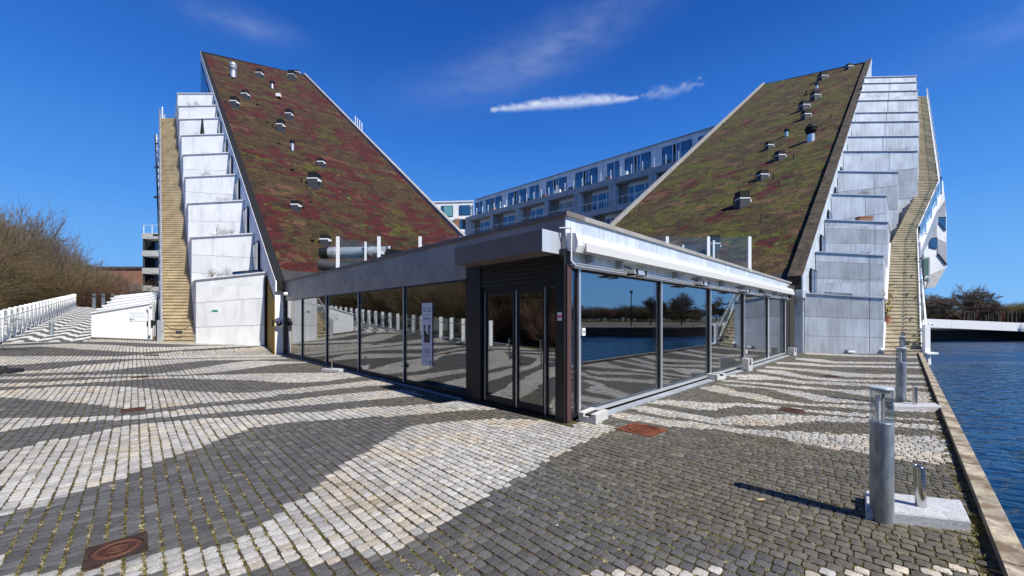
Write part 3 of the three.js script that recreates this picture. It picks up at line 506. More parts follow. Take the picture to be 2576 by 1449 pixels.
  const sl = parts('side_light', ([slabOn(L, .17, .2, -.08, -.01, .03, 2.1), slabOn(L, .38, .41, -.08, -.01, .03, 2.1)]), M.black, pv); part('pane', slabOn(L, .2, .38, -.05, -.035, .06, 2.1), M.glass, sl); part('edge_strip', slabOn(L, .405, .42, -.01, .0, .03, 2.1), M.alu, sl);
  // awning cassette on the right front
  const prof = (t) => [R(t, .0, 2.64), R(t, .17, 2.60), R(t, .21, 2.70), R(t, .21, 2.76), R(t, .17, 2.885), R(t, .0, 2.915)];
  const aw = part('awning_case', solid(prof(.16), prof(16.2)), M.awning, pv);
  part('end_cap', solid(prof(.03).map((p) => add(p, [0, 0, 0])), prof(.155)), M.aluWhite, aw); part('front_bar', slabOn(R, .22, 16.15, .2, .235, 2.62, 2.745), M.awning, aw);
  for (const t of [.55, 1.5, 3.9, 5.3, 7.0, 9.0, 11.2, 13.4, 15.2]) parts('bracket', ([slabOn(R, t, t + .05, .0, .12, 2.5, 2.63), slabOn(R, t - .03, t + .08, .0, .012, 2.44, 2.6)]), M.zincDark, aw);
  // far end: second door under a small casing
  part('shutter_casing', slabOn(R, 16.3, 18.2, .003, .5, 2.5, 2.86), M.zinc, pv);
  const d2 = part('door', merge([slabOn(R, 15.6, 15.78, -.1, .05, 0, 2.42), slabOn(R, 16.1, 16.3, -.1, .06, 0, 2.44), slabOn(R, 17.0, 17.5, -.1, .06, 0, 2.44), slabOn(R, 16.3, 17.0, -.1, .04, 2.28, 2.44)]), M.black, pv);
  part('pane', slabOn(R, 16.34, 16.98, -.06, -.04, .08, 2.28), M.glass, d2); parts('edge_strip', ([slabOn(R, 16.3, 16.35, -.05, .03, .05, 2.28), slabOn(R, 16.95, 17.0, -.05, .03, .05, 2.28), slabOn(R, 17.5, 17.53, -.02, .09, 0, 2.44)]), M.alu, d2);
  part('rust_post', slabOn(R, 17.54, 17.95, -.05, .15, .16, 2.3), M.rustOrange, pv); part('post_foot', slabOn(R, 17.54, 17.95, -.05, .16, 0, .16), M.concrete, pv);
}
// things hung on or standing by the pavilion
{
  const heater = (t, label) => {
    const h = thing('patio_heater', label, 'heater', R(t, .2, 2.44), 'electric heaters under the awning');
    part('housing', solid([R(t - .26, .16, 2.40), R(t + .26, .16, 2.40), R(t + .26, .36, 2.37), R(t - .26, .36, 2.37)], [R(t - .24, .16, 2.455), R(t + .24, .16, 2.455), R(t + .24, .34, 2.45), R(t - .24, .34, 2.45)]), M.alu, h);
    part('reflector', slabOn(R, t - .13, t + .13, .19, .33, 2.372, 2.376), M.aluWhite, h); parts('end_band', ([slabOn(R, t - .19, t - .14, .17, .365, 2.36, 2.46), slabOn(R, t + .14, t + .19, .17, .365, 2.36, 2.46)]), M.darkBox, h);
    parts('arm', ([rod(R(t, .0, 2.56), R(t, .2, 2.47), .014), rod(R(t - .1, .06, 2.58), R(t + .08, .2, 2.5), .006), rod(R(t - .1, .06, 2.58), R(t - .02, .16, 2.52), .006)]), M.rubber, h);
  };
  heater(1.75, 'first heater under the white awning, nearest the glass corner'); heater(4.95, 'second heater under the white awning counted from the glass corner'); heater(8.4, 'third heater under the white awning counted from the glass corner'); heater(11.2, 'fourth heater under the white awning counted from the glass corner'); heater(14.0, 'last heater under the white awning, nearest the far door');
  // concrete blocks at the foot of the front
  const blk = (t, out, w, h, d, turn, label, notch) => {
    const p = R(t, out, 0), b = thing('concrete_block', label, 'concrete block', [p[0], 0, p[2]], undefined), l = [];
    if (notch) { l.push(new RoundedBoxGeometry(w, h * .62, d, 2, .008).toNonIndexed().translate(0, h * .31, 0)); l.push(new RoundedBoxGeometry(w * .3, h * .42, d, 2, .008).toNonIndexed().translate(-w * .35, h * .79, 0)); l.push(new RoundedBoxGeometry(w * .3, h * .42, d, 2, .008).toNonIndexed().translate(w * .35, h * .79, 0)); }
    else { l.push(new RoundedBoxGeometry(w, h * .5, d, 2, .008).toNonIndexed().translate(0, h * .25, 0)); l.push(new RoundedBoxGeometry(w * .32, h * .52, d, 2, .008).toNonIndexed().translate(-w * .34, h * .74, 0)); l.push(new RoundedBoxGeometry(w * .32, h * .52, d, 2, .008).toNonIndexed().translate(w * .34, h * .74, 0)); }
    const g = merge(l); g.rotateY(turn); lpart('block', g, M.concrete, b);
    const k = boxAt(0, h * (notch ? .72 : .62), 0, w * .36, h * .24, d * .8, turn); lpart('rubber_pad', k, M.rubber, b);
  };
  const yaw = Math.atan2(eR[1], eR[0]);
  blk(.42, .23, .30, .145, .42, yaw + Math.PI / 2 + .1, 'white concrete block with black pad, beside the corner post of the pavilion', true);
  blk(6.15, .2, .42, .15, .28, yaw - .2, 'low concrete block lying at the foot of the third window post', true);
  blk(8.55, .3, .17, .36, .24, yaw - .5, 'upright white block, the nearer of two standing together by the right front', false);
  blk(8.9, .22, .17, .36, .24, yaw - .5, 'upright white block, the farther of two standing together by the right front', false);
  blk(15.25, .3, .2, .34, .24, yaw - .3, 'upright pale block in front of the far pavilion door', false);
  // poster behind the left glass front
  const cv = document.createElement('canvas'); cv.width = 256; cv.height = 900; const c = cv.getContext('2d');
  c.fillStyle = '#dfe3ee'; c.fillRect(0, 0, 256, 900); c.fillStyle = '#3d4660'; c.strokeStyle = '#3d4660'; c.textAlign = 'center';
  const word = (s, x, y, px, w, face = 'serif') => { c.font = 'bold ' + px + 'px ' + face; c.save(); c.translate(x, y); const m = c.measureText(s).width; c.scale(w / m, 1); c.fillText(s, 0, 0); c.restore(); };
  word('TIL LEJE', 128, 128, 84, 196); c.fillRect(24, 166, 208, 4); word('60 90 46 46', 128, 248, 62, 176); c.fillRect(24, 594, 208, 3); word('FALCH', 128, 720, 96, 176); c.globalAlpha = .6; for (let k = 0; k < 8; k++) c.fillRect(42 + k * 22, 748, 10, 22); c.fillRect(16, 838, 176, 8); c.globalAlpha = 1; c.fillRect(200, 818, 28, 52);
  c.fillStyle = '#20222c'; c.fillRect(48, 312, 36, 256); c.fillRect(160, 312, 46, 256); c.fillRect(48, 440, 158, 128); c.fillRect(84, 402, 30, 60); c.fillStyle = '#6f6a5f'; for (let k = 0; k < 22; k++) c.fillRect(54 + hash(k, 1, 4) * 140, 450 + hash(k, 2, 4) * 108, 8 + hash(k, 3, 4) * 16, 6 + hash(k, 4, 4) * 16); c.fillStyle = '#8c8271'; c.fillRect(56, 372, 22, 36); c.fillRect(168, 372, 30, 32); c.fillRect(168, 424, 30, 30);
  const tx = new THREE.CanvasTexture(cv); tx.colorSpace = THREE.SRGBColorSpace;
  const a = L(3.92, .0, 1.79), wv = .425, ps = new THREE.BoxGeometry(wv, 1.42, .004); ps.rotateY(Math.atan2(-eR[0], eR[1])); ps.translate(a[0], 1.23, -a[2]);
  const pm = single('poster', 'tall white rental poster reading TIL LEJE on the left glass front', 'poster', ps, new THREE.MeshStandardMaterial({ map: tx, roughness: .6 }), [a[0], 1.23, a[2]]);
  pm.position.y = 1.23;
  const sk = thing('sticker', 'white alarm sticker with pink band on the black corner post', 'sticker', L(.07, .053, 1.62)); part('backing', slabOn(L, .03, .115, .05, .054, 1.56, 1.69), M.whitePaint, sk); part('band', slabOn(L, .025, .12, .054, .056, 1.60, 1.64), std([.75, .12, .2], .5), sk);
  const sw = thing('door_switch', 'small white switch box on the first window post right of the corner', 'switch box', R(.37, .05, 1.38)); part('case', slabOn(R, .335, .415, .04, .08, 1.32, 1.44), M.whitePaint, sw); part('button', slabOn(R, .36, .39, .08, .084, 1.36, 1.40), M.greyBox, sw);
  const sw2 = thing('window_lock', 'small white lock box on the far window post of the right front', 'lock', R(9.38, .06, .5)); part('case', slabOn(R, 9.36, 9.46, .04, .08, .45, .55), M.whitePaint, sw2); part('button', slabOn(R, 9.4, 9.43, .08, .084, .48, .52), M.greyBox, sw2);
  const kb = thing('window_lock', 'small metal lock at the foot of the left front window post', 'lock', L(4.95, .04, .42)); part('case', slabOn(L, 4.89, 5.05, .03, .06, .38, .48), M.alu, kb); part('cylinder', rod(L(4.97, .06, .43), L(4.97, .068, .43), .02), M.black, kb);
  const ic = thing('card_reader', 'white intercom with black hand scanner at the left end of pavilion', 'intercom', L(LT - .02, .05, 1.45)); part('case', new RoundedBoxGeometry(.34, .42, .12, 3, .05).toNonIndexed().translate(L(LT - .05, .1, 1.45)[0], 1.42, -L(LT - .05, .1, 1.45)[2]), M.whitePaint, ic); part('scanner', (() => { const p = L(LT - .16, .2, 1.3); return new THREE.SphereGeometry(.11, 16, 12).toNonIndexed().translate(p[0], 1.36, -p[2]); })(), M.black, ic);
  const lp = thing('wall_lamp', 'small white round camera lamp on the left end of the fascia', 'lamp', L(14.75, .05, 2.62)); part('body', rod(L(14.75, .0, 2.62), L(14.75, .16, 2.62), .06, .08, 16), M.aluWhite, lp); part('dome', (() => { const p = L(14.75, .16, 2.62); return new THREE.SphereGeometry(.078, 16, 12).toNonIndexed().translate(p[0], p[1], -p[2]); })(), M.whitePaint, lp);
  // glass balustrade on the roof, with short returns
  const bal = thing('roof_balustrade', 'glass balustrade with white posts on the pavilion roof', 'balustrade', [0, 3.16, 12.9]);
  const bp = (x, D, y1, w = .1) => part('post', boxAt(x, (3.16 + y1) / 2, D, w, y1 - 3.16, .05), M.whitePaint, bal);
  for (let k = 0; k <= 10; k++) { const x = -5.84 + k * 1.38; bp(x, 12.9, 4.33); if (k < 10) part('pane', solid([[x + .06, 3.2, 12.9], [x + 1.32, 3.2, 12.9], [x + 1.32, 3.2, 12.91], [x + .06, 3.2, 12.91]], [[x + .06, 4.32, 12.9], [x + 1.32, 4.32, 12.9], [x + 1.32, 4.32, 12.91], [x + .06, 4.32, 12.91]]), M.glassClear, bal); }
  for (const [pts] of [[[[-5.84, 12.9], [-5.24, 13.76], [-4.66, 14.6]]], [[[7.96, 12.9], [7.1, 13.55], [6.4, 14.4]]]]) for (let i = 0; i < 2; i++) { const [p, q] = [pts[i], pts[i + 1]]; bp(q[0], q[1], 4.33, .07); part('pane', bar([p[0], 3.75, p[1]], [q[0], 3.75, q[1]], .01, 1.1), M.glassClear, bal); }
  // ventilation plant on the roof
  const du = thing('roof_duct', 'big dark ventilation duct and unit behind the roof balustrade', 'ventilation duct', [-5.2, 3.16, 14.3]);
  part('pipe', merge([rod([-6.65, 3.95, 13.9], [-4.6, 4.02, 14.1], .2, .2, 24)]), M.zincDark, du); for (const k of [.12, .75]) part('band', rod([lerp(-6.65, -4.6, k) - .06, lerp(3.95, 4.02, k), lerp(13.9, 14.1, k)], [lerp(-6.65, -4.6, k) + .06, lerp(3.95, 4.02, k) + .002, lerp(13.9, 14.1, k) + .006], .215, .215, 24), M.alu, du);
  part('end_ring', rod([-6.9, 3.94, 13.88], [-6.6, 3.95, 13.9], .205, .205, 24), M.black, du); part('intake', merge([rod([-6.85, 3.5, 13.7], [-5.6, 3.32, 13.9], .2, .2, 24)]), M.greyBox, du);
  part('intake_mouth', rod([-6.86, 3.502, 13.69], [-6.84, 3.5, 13.7], .19, .19, 24), M.black, du); part('unit', solid([[-4.7, 3.2, 13.8], [-2.3, 3.2, 13.9], [-2.3, 3.2, 15], [-4.7, 3.2, 15]], [[-4.5, 4.1, 13.8], [-2.4, 3.85, 13.9], [-2.4, 3.85, 15], [-4.5, 4.1, 15]]), M.darkBox, du); part('valve', boxAt(-4.62, 3.92, 13.68, .12, .12, .12), M.aluWhite, du);
}
// ------------------------------------------------------------------ the two sloping wings of the apartment house
const wingL = { B: L(LT, 0, 0), d: [-.917, 1], s: 1.0186, p: [.737, .676], t0: 30.8, t1: 39.4, w: 14.25, sign: -1 };
const wingR = { B: R(16.9, 0, 0), d: [1.024, 1], s: .955, p: [-.6987, .7155], t0: 34.7, t1: 45.5, w: 15.45, sign: 1 };
const at = (w, t, off, y) => [w.B[0] + t * w.d[0] + off * w.p[0], y, w.B[2] + t * w.d[1] + off * w.p[1]];   // off grows toward the courtyard
const roofY = (w, t) => 3.2 + w.s * t;
const onRoof = (w, t, off, up = 0) => at(w, t, off, roofY(w, t) + up);
// panels between four corners (bottom-left, bottom-right, top-right, top-left), split at the given shares; seams may slant
function cladding(name, q, cols, rows, out, mats, parent, slant = 0) {
  const P2 = (a, b) => { const k = clamp(b + slant * (a - .5) * (b > .001 && b < .999 ? 1 : 0), 0, 1); return mix3(mix3(q[0], q[1], a), mix3(q[3], q[2], a), k); };
  for (let i = 0; i < cols.length - 1; i++) for (let j = 0; j < rows.length - 1; j++) {
    const e = .004, f = .006, a0 = cols[i] + e, a1 = cols[i + 1] - e, b0 = rows[j] + f, b1 = rows[j + 1] - f;
    const bl = P2(a0, rows[j]), br = P2(a1, rows[j]), tr = P2(a1, rows[j + 1]), tl = P2(a0, rows[j + 1]);
    const c = [mix3(bl, tl, .008), mix3(br, tr, .008), mix3(br, tr, .992), mix3(bl, tl, .992)];
    part('panel', solid(c, c.map((p) => add(p, out))), mats[(i * 3 + j) % mats.length], parent);
  }
}
const greyTop = std([.3, .3, .3], .8);
function buildWing(w, o) {
  const t = thing('apartment_wing', o.label, 'apartment building', [w.B[0], 0, w.B[2]]);
  const k = o.wall;                                           // wall stands this far outside the green roof
  const tq = (r) => lerp(w.t0, w.t1, r);
  // body under the roof
  part('wall', solid([at(w, 0.02, -k, 0), at(w, w.t0, -k, 0), at(w, w.t1, w.w + .25, 0), at(w, .02, w.w + .25, 0)], [at(w, .02, -k, roofY(w, .02) - .05), at(w, w.t0, -k, roofY(w, w.t0) - .05), at(w, w.t1, w.w + .25, roofY(w, w.t1) - .05), at(w, .02, w.w + .25, roofY(w, .02) - .05)]), o.wallMat, t);
  // planted roof: an uneven sheet
  const nx = 150, ny = 70, pos = [], uv = [], idx = [];
  for (let i = 0; i <= nx; i++) for (let j = 0; j <= ny; j++) {
    const r = j / ny, tt = lerp(.55, tq(r), i / nx), off = r * w.w, m = i && j && i < nx && j < ny ? 1 : .2;
    const p = onRoof(w, tt, off, .03 + m * (.12 * fbm(tt * .8, off * 1.1, 3, 512, o.seed) + .10 * fbm(tt * 3.1, off * 3.3, 3, 512, o.seed + 4) - .02)); pos.push(p[0], p[1], -p[2]); uv.push(tt * 1.4, off);
  }
  for (let i = 0; i < nx; i++) for (let j = 0; j < ny; j++) { const a = i * (ny + 1) + j, b = a + 1, c = a + ny + 1, d = c + 1; if (w.sign < 0) idx.push(a, c, d, a, d, b); else idx.push(a, d, c, a, b, d); }
  const g = new THREE.BufferGeometry(); g.setAttribute('position', new THREE.Float32BufferAttribute(pos, 3)); g.setAttribute('uv', new THREE.Float32BufferAttribute(uv, 2)); g.setIndex(idx); g.computeVertexNormals();
  const roof = part('green_roof', g, o.roofMat, t);
  // low cushions standing up from it
  const cush = (() => { const c = new THREE.IcosahedronGeometry(1, 1); const q = c.attributes.position; for (let i = 0; i < q.count; i++) { const n = .75 + .5 * hash(Math.round(q.getX(i) * 50), Math.round(q.getY(i) * 50) + Math.round(q.getZ(i) * 777), 3); q.setXYZ(i, q.getX(i) * n, Math.max(-.2, q.getY(i)) * n * .5, q.getZ(i) * n); } c.computeVertexNormals(); return c; })();
  const r = rng(o.seed * 7 + 1), n = 17000, im = new THREE.InstancedMesh(cush, std([1, 1, 1], 1), n), ob = new THREE.Object3D(); im.name = 'sedum'; im.userData.kind = 'stuff';
  const slopeQ = new THREE.Quaternion().setFromUnitVectors(new THREE.Vector3(0, 1, 0), new THREE.Vector3(-w.d[0] * w.s, 1 * Math.hypot(...w.d) ** 2 / 1, w.d[1] * w.s).normalize());
  for (let i = 0; i < n; i++) {
    const rr = r(), tt = .6 + (tq(rr) - .7) * r(), off = .1 + rr * (w.w - .2), p = onRoof(w, tt, off, .05), q = topOf(t).position;
    const nn = fbm(tt * .35, off * .45, 4, 512, o.seed + 90), pick = nn + (r() - .5) * .3;
    const c = pick > o.redAt ? [.095, .014, .014] : pick > o.redAt - .1 ? [.10, .055, .024] : pick < .36 ? [.12, .125, .018] : [.072, .062, .018], b = (w.sign < 0 ? .62 : .78) * (.4 + .8 * r());
    ob.position.set(p[0] - q.x, p[1] - q.y, -p[2] - q.z); ob.quaternion.copy(slopeQ).multiply(new THREE.Quaternion().setFromAxisAngle(new THREE.Vector3(0, 1, 0), r() * 6.3)); const s = .05 + .15 * r() * r() * r(); ob.scale.set(s * (1 + r()), s * .75, s); ob.updateMatrix(); im.setMatrixAt(i, ob.matrix); im.setColorAt(i, C(c[0] * b, c[1] * b, c[2] * b));
  }
  shade(im); t.add(im);
  // gutter strip at the foot, parapets along both edges and the top
  part('foot_gutter', solid([onRoof(w, .02, 0, -.06), onRoof(w, .6, 0, -.06), onRoof(w, .6, w.w, -.06), onRoof(w, .02, w.w, -.06)], [onRoof(w, .02, 0, .05), onRoof(w, .6, 0, .05), onRoof(w, .6, w.w, .05), onRoof(w, .02, w.w, .05)]), M.roofing, t);
  const edge = (off0, off1, ta, tb, up, mat, name) => part(name, solid([onRoof(w, ta, off0, -.3), onRoof(w, ta, off1, -.3), onRoof(w, tb, off1, -.3), onRoof(w, tb, off0, -.3)], [onRoof(w, ta, off0, up), onRoof(w, ta, off1, up), onRoof(w, tb, off1, up), onRoof(w, tb, off0, up)]), mat, t);
  edge(-k - .012, o.capIn, -.1, w.t0 + .12, o.capUp, o.capMat, 'parapet'); edge(-k - .03, -k + .02, -.14, w.t0 + .14, o.capUp - .02, o.wallMat, 'edge_trim');
  edge(w.w - .02, w.w + .35, .3, w.t1 + .2, .42, M.capGrey, 'parapet');
  part('ridge_edge', solid([onRoof(w, w.t0, -k, -.25), onRoof(w, w.t1, w.w + .3, -.25), onRoof(w, w.t1 + .25, w.w + .3, -.25), onRoof(w, w.t0 + .25, -k, -.25)], [onRoof(w, w.t0, -k, .12), onRoof(w, w.t1, w.w + .3, .12), onRoof(w, w.t1 + .25, w.w + .3, .12), onRoof(w, w.t0 + .25, -k, .12)]), M.darkBox, t);
  // terrace blocks stepping up the outer side, a window beside each
  o.blocks.forEach((b, i) => {
    const [tk, yk, drop, wd, yBase, d1] = b, A = at(w, tk, -k - .005, 0), s = w.sign, out = [s * wd, 0, s > 0 ? -.1 * wd : 0];
    const run = 5.2, back = [w.d[0] * run, 0, w.d[1] * run], c0 = [A, add(A, out), add(add(A, out), back), add(A, back)], yb = [yBase, yBase, yBase, yBase], yt = [yk, yk - drop, yk - drop, yk];
    const core = part('terrace', solid(c0.map((p, q) => [p[0], yb[q], p[2]]), c0.map((p, q) => [p[0], yt[q] - .02, p[2]])), o.coreMat, t);
    const lo = (p, y) => [p[0], y, p[2]];
    const B1 = c0[1];
    // front cladding, then the outer flank
    const fr = s > 0 ? [lo(A, yBase), lo(B1, yBase), lo(B1, yk - drop), lo(A, yk)] : [lo(B1, yBase), lo(A, yBase), lo(A, yk), lo(B1, yk - drop)];
    const h = yk - yBase;
    cladding('panel', fr, d1.cols, d1.rows, [0, 0, -.03], o.panels, core, d1.slant || 0);
    const e = at(w, tk + run * .98, -k, 0), fl = add(B1, [w.d[0] * run * .96, 0, w.d[1] * run * .96]);
    cladding('panel', [lo(B1, yBase), lo(fl, yBase), lo(fl, yk - drop), lo(B1, yk - drop)], [0, .5, 1], d1.rows, [s * .03, 0, 0], o.flank, core);
    parts('cap', ([bar(add(lo(A, yk), [0, .0, -.02]), add(lo(B1, yk - drop), [s * .03, 0, -.02]), .16, .05), bar(add(lo(B1, yk - drop), [0, 0, 0]), lo(fl, yk - drop), .12, .05)]), o.cap, core);
    if (i > 0) {                                              // tall window in the wall on the near side of the block
      const y0 = o.blocks[i - 1][1] - .55, y1 = Math.min(yk - .15, roofY(w, tk - 1.0) - .45), wa = tk - 1.2, wb = tk - .02;
      const wn = part('window', solid([at(w, wa, -k - .08, y0), at(w, wb, -k - .08, y0), at(w, wb, -k + .05, y0), at(w, wa, -k + .05, y0)], [at(w, wa, -k - .08, y1), at(w, wb, -k - .08, y1), at(w, wb, -k + .05, y1), at(w, wa, -k + .05, y1)]), M.darkBox, t);
      for (const [a, b2] of [[.05, .46], [.54, .95]]) part('pane', solid([at(w, lerp(wa, wb, a), -k - .1, y0 + .1), at(w, lerp(wa, wb, b2), -k - .1, y0 + .1), at(w, lerp(wa, wb, b2), -k - .082, y0 + .1), at(w, lerp(wa, wb, a), -k - .082, y0 + .1)], [at(w, lerp(wa, wb, a), -k - .1, y1 - .08), at(w, lerp(wa, wb, b2), -k - .1, y1 - .08), at(w, lerp(wa, wb, b2), -k - .082, y1 - .08), at(w, lerp(wa, wb, a), -k - .082, y1 - .08)]), M.glassBlue, wn);
      // joint in the wall cladding above the window
      part('wall_seam', bar(at(w, tk - 1.6, -k - .004, roofY(w, tk - 1.6) - .35), at(w, tk - .9, -k - .004, roofY(w, tk - 1.6) - .2), .012, .02), M.darkBox, t);
    }
  });
  // vents
  for (const [ty, tt, off, vw, vh] of o.vents) {
    const p = onRoof(w, tt, off, w.sign < 0 ? .22 : .06), b = (x, y, D, ww, hh, dd) => boxAt(p[0] + x, p[1] + y, p[2] + D, ww, hh, dd), cyl = (y0, y1, r0, r1, nn = 16) => rod([p[0], p[1] + y0, p[2]], [p[0], p[1] + y1, p[2]], r0, r1, nn);
    if (ty === 's' || ty === 'd') {
      const bh = vh * .52, v = part('roof_vent', b(0, bh / 2 - .3, vw * .5, vw, bh + .6, vw), o.ventMat, t); part('hood', b(0, bh + .03 + (vh - bh) * .45, vw * .5, vw * .94, (vh - bh) * .9, vw * .94), M.darkBox, v); part('collar', b(0, bh + .015, vw * .5, vw * 1.05, .07, vw * 1.05), M.whitePaint, v); part('motor_box', b((ty === 's' ? 1 : -1) * o.side * vw * .6, bh * .8, vw * .3, vw * .24, vw * .22, vw * .24), M.whitePaint, v);
      if (vw > .5) { const pr = part('pipe', rod([p[0] - o.side * vw * 1.1, p[1] - .1, p[2]], [p[0] - o.side * vw * 1.1, p[1] + vh * .55, p[2]], .05, .05, 8), M.darkBox, v); }
      if (ty === 'd') part('hood', b(-vw * .5, bh + .3, 1.1, vw * .9, vh * .6, vw * .9), M.darkBox, v);
    } else if (ty === 'm') { const v = part('roof_vent', cyl(-.1, vh * .8, vw * .26, vw * .26), M.alu, t); part('hood', cyl(vh * .8, vh, vw * .5, vw * .3), M.darkBox, v); part('collar', cyl(vh * .68, vh * .78, vw * .42, vw * .42), M.darkBox, v); }
    else if (ty === 'b') { const dark = w.sign > 0, v = part('roof_vent', cyl(-.1, vh * .42, vw * .32, vw * .32), M.alu, t); part('cone', merge([cyl(vh * .38, vh * .6, vw * .32, vw * .5), cyl(vh * .6, vh * .7, vw * .5, vw * .44)]), dark ? M.darkBox : M.zincDark, v); part('hood', merge([cyl(vh * .68, vh * .72, vw * .5, vw * .54), cyl(vh * .72, vh * .9, vw * .5, vw * .36), cyl(vh * .9, vh, vw * .36, vw * .1)]), dark ? M.darkBox : M.alu, v); }
    else if (ty === 'w') { const v = part('roof_vent', b(0, vh * .4, 0, vw, vh * .9, vw * .6), M.whitePaint, t); part('flange', b(0, 0, 0, vw * 1.2, .08, vw * .9), M.greyBox, v); }
    else part('vent_pipe', merge([cyl(-.1, vh, vw * .5, vw * .4, 8), cyl(-.02, .1, vw * 1.1, vw * .8, 8)]), M.capBrown, t);
  }
  return t;
}
const blocksL = [[1.28, 3.77, .36], [3.72, 6.13, .2], [6.12, 8.64, .17], [8.5, 11.07, .15], [10.93, 13.56, .14], [12.95, 15.88, .1], [15.71, 18.54, .08], [17.3, 20.5, .05], [19.3, 22.73, 0]]
  .map(([t, y, d], i, a) => [t, y, d, 3.35, i ? a[i - 1][1] - .75 : .1, i === 0 ? { cols: [0, 1], rows: [0, .32, .67, 1] } : { cols: [0, .17, 1], rows: i < 5 ? [0, .3, .63, 1] : [0, .45, 1], slant: i % 2 ? -.1 : -.06 }]);
const VLx = [['b', 25.01, 2.12, .86, 1.71], ['s', 28.72, 5.28, .72, .97], ['d', 33.29, 10.4, .83, 1.43], ['s', 37.99, 12.7, .66, .6], ['m', 25.97, 6.18, .54, .83], ['s', 19.97, 2.19, .56, .76], ['s', 16.95, .8, .57, .93], ['w', 23.32, 6.12, .46, .51], ['s', 18.08, 5.53, .56, 1.01], ['s', 14.81, 3.87, .54, 1.04], ['m', 11.83, 4.03, .43, .82], ['s', 10.42, 5.59, .49, .62], ['s', 7.39, 3.89, .67, 1.01], ['s', 4.6, 1.88, .43, .55], ['p', 4.93, 2.45, .12, .49], ['s', 2.19, 2.57, .44, .52], ['p', 2.41, 2.11, .11, .5], ['p', 19.23, 3.2, .12, .32], ['p', 15.74, 3.18, .11, .36], ['p', 12.37, 3.17, .1, .43], ['p', 8.93, 3.14, .12, .47], ['p', 5.64, 3.18, .08, .36]];
const wl = buildWing(wingL, { label: 'left wing with steep red and brown planted roof and stepped white terraces', coreMat: M.jointLight, seed: 11, wall: .3, wallMat: M.zincWhite, roofMat: std([.6, .56, .56], 1, { map: rep(sedumTex(11, .462, .56, .66), 17, 14.3), bumpMap: rep(T.grain, 1.1), bumpScale: .06 }), redAt: .495, capIn: .05, capUp: .16, capMat: M.darkBox, panels: [M.zincWhite, M.white, M.zincWhite], flank: [M.zincWhite], cap: M.whitePaint, blocks: blocksL, vents: VLx, ventMat: M.greyBox, side: 1 });
{
  const w = wingL, y = (pts, o0, o1) => solid(pts.map(([t, h]) => at(w, t, o0, h)), pts.map(([t, h]) => at(w, t, o1, h)));
  const dr = part('recessed_door', y([[.03, 0], [1.26, .15], [1.26, 3.55], [.03, 2.34]], -.305, -.33), M.yellow, wl);
  part('door_frame', merge([y([[1.14, .1], [1.27, .1], [1.27, 3.6], [1.14, 3.45]], -.33, -.42)]), M.darkBox, dr); part('lock_box', y([[.2, 1.25], [.38, 1.25], [.38, 1.5], [.2, 1.5]], -.33, -.37), M.black, dr); part('door_seam', y([[.03, 1.08], [1.14, 1.12], [1.14, 1.14], [.03, 1.1]], -.33, -.335), M.black, dr);
  const sg = thing('exit_sign', 'tiny green and white sign on the lowest white block', 'sign', [-14.05, 1.95, 18.2]); part('plate', boxAt(-14.05, 1.95, 18.2, .42, .1, .012), M.whitePaint, sg); part('green_field', boxAt(-14.05, 1.95, 18.192, .26, .085, .006), std([.05, .35, .2], .5), sg);
  // high windows above the last terrace
  for (let k = 0; k < 5; k++) { const a = 20.3 + k * 2.0, b = a + 1.8, y0 = 21.5 + k * 1.2; const wn = part('window', y([[a, y0], [b, y0], [b, roofY(w, b) - 1.0], [a, roofY(w, a) - 1.0]], -.305, -.34), M.darkBox, wl); part('pane', y([[a + .12, y0 + .1], [b - .12, y0 + .1], [b - .12, roofY(w, b) - 1.2], [a + .12, roofY(w, a) - 1.15]], -.34, -.35), M.glassBlue, wn); }
  for (let k = 0; k < 4; k++) part('rail_post', boxAt(...onRoof(w, 21.5 + k * .55, w.w + .6, .6), .09, 1.3, .05), M.whitePaint, wl);
}
const wR = [3.28, 3.18, 3.28, 3.12, 3.72, 4.98, 5.1, 5.2, 5.2, 5.25, 5.25, 5.2, 5.2];
const blocksR = [[.16, 2.73, .24], [2.31, 4.99, .24], [4.52, 7.2, .22], [6.49, 9.29, .2], [8.7, 11.56, .2], [11, 13.91, .2], [13.11, 15.99, .2], [15.32, 18.28, .2], [17.6, 20.28, .2], [19.61, 22.52, .2], [21.52, 24.5, .2], [23.27, 26.41, .2], [25.19, 28.24, .2]]
  .map(([t, y, d], i, a) => [t, y, d, wR[i], i === 0 ? -.04 : i === 4 || i === 5 ? 4.6 : i === 6 ? 8 : a[i - 1][1] - .75, i === 0 ? { cols: [0, .83, 1], rows: [0, .3, .62, .93, 1] } : i < 3 ? { cols: [0, .8, 1], rows: [0, .28, .55, .84, 1] } : { cols: [0, i < 6 ? .62 : .5, 1], rows: i === 4 || i === 5 ? [0, .35, .6, .83, 1] : [0, .5, 1], slant: i === 4 || i === 5 ? .07 : .2 }]);
const VRx = [['s', 34.5, 1.66, .72, .8], ['s', 33.61, 4.34, .9, 1.12], ['m', 30.17, 4.6, .53, .79], ['s', 25.54, 3.68, .76, 1.19], ['p', 28.95, 5.41, .37, .57], ['s', 23.2, 4.24, .82, 1.14], ['s', 20.2, 3.5, .67, 1], ['b', 14.47, 2.14, .87, 1.57], ['m', 17.06, 4.56, .55, .75], ['s', 15.06, 5.28, .53, .83], ['s', 12.28, 3.64, .61, .88], ['s', 9.69, 4.09, .63, .82], ['s', 6.51, 4.29, .73, 1.21], ['s', 2.33, 4.3, .53, 1.15], ['p', 12.76, 4.46, .14, .35], ['p', 11.83, 2.73, .1, .46], ['p', 8.34, 2.75, .09, .43], ['p', 18.39, 1.35, .11, .38], ['p', 9.34, 3.41, .12, .55], ['p', 4.64, 2.7, .08, .45]];
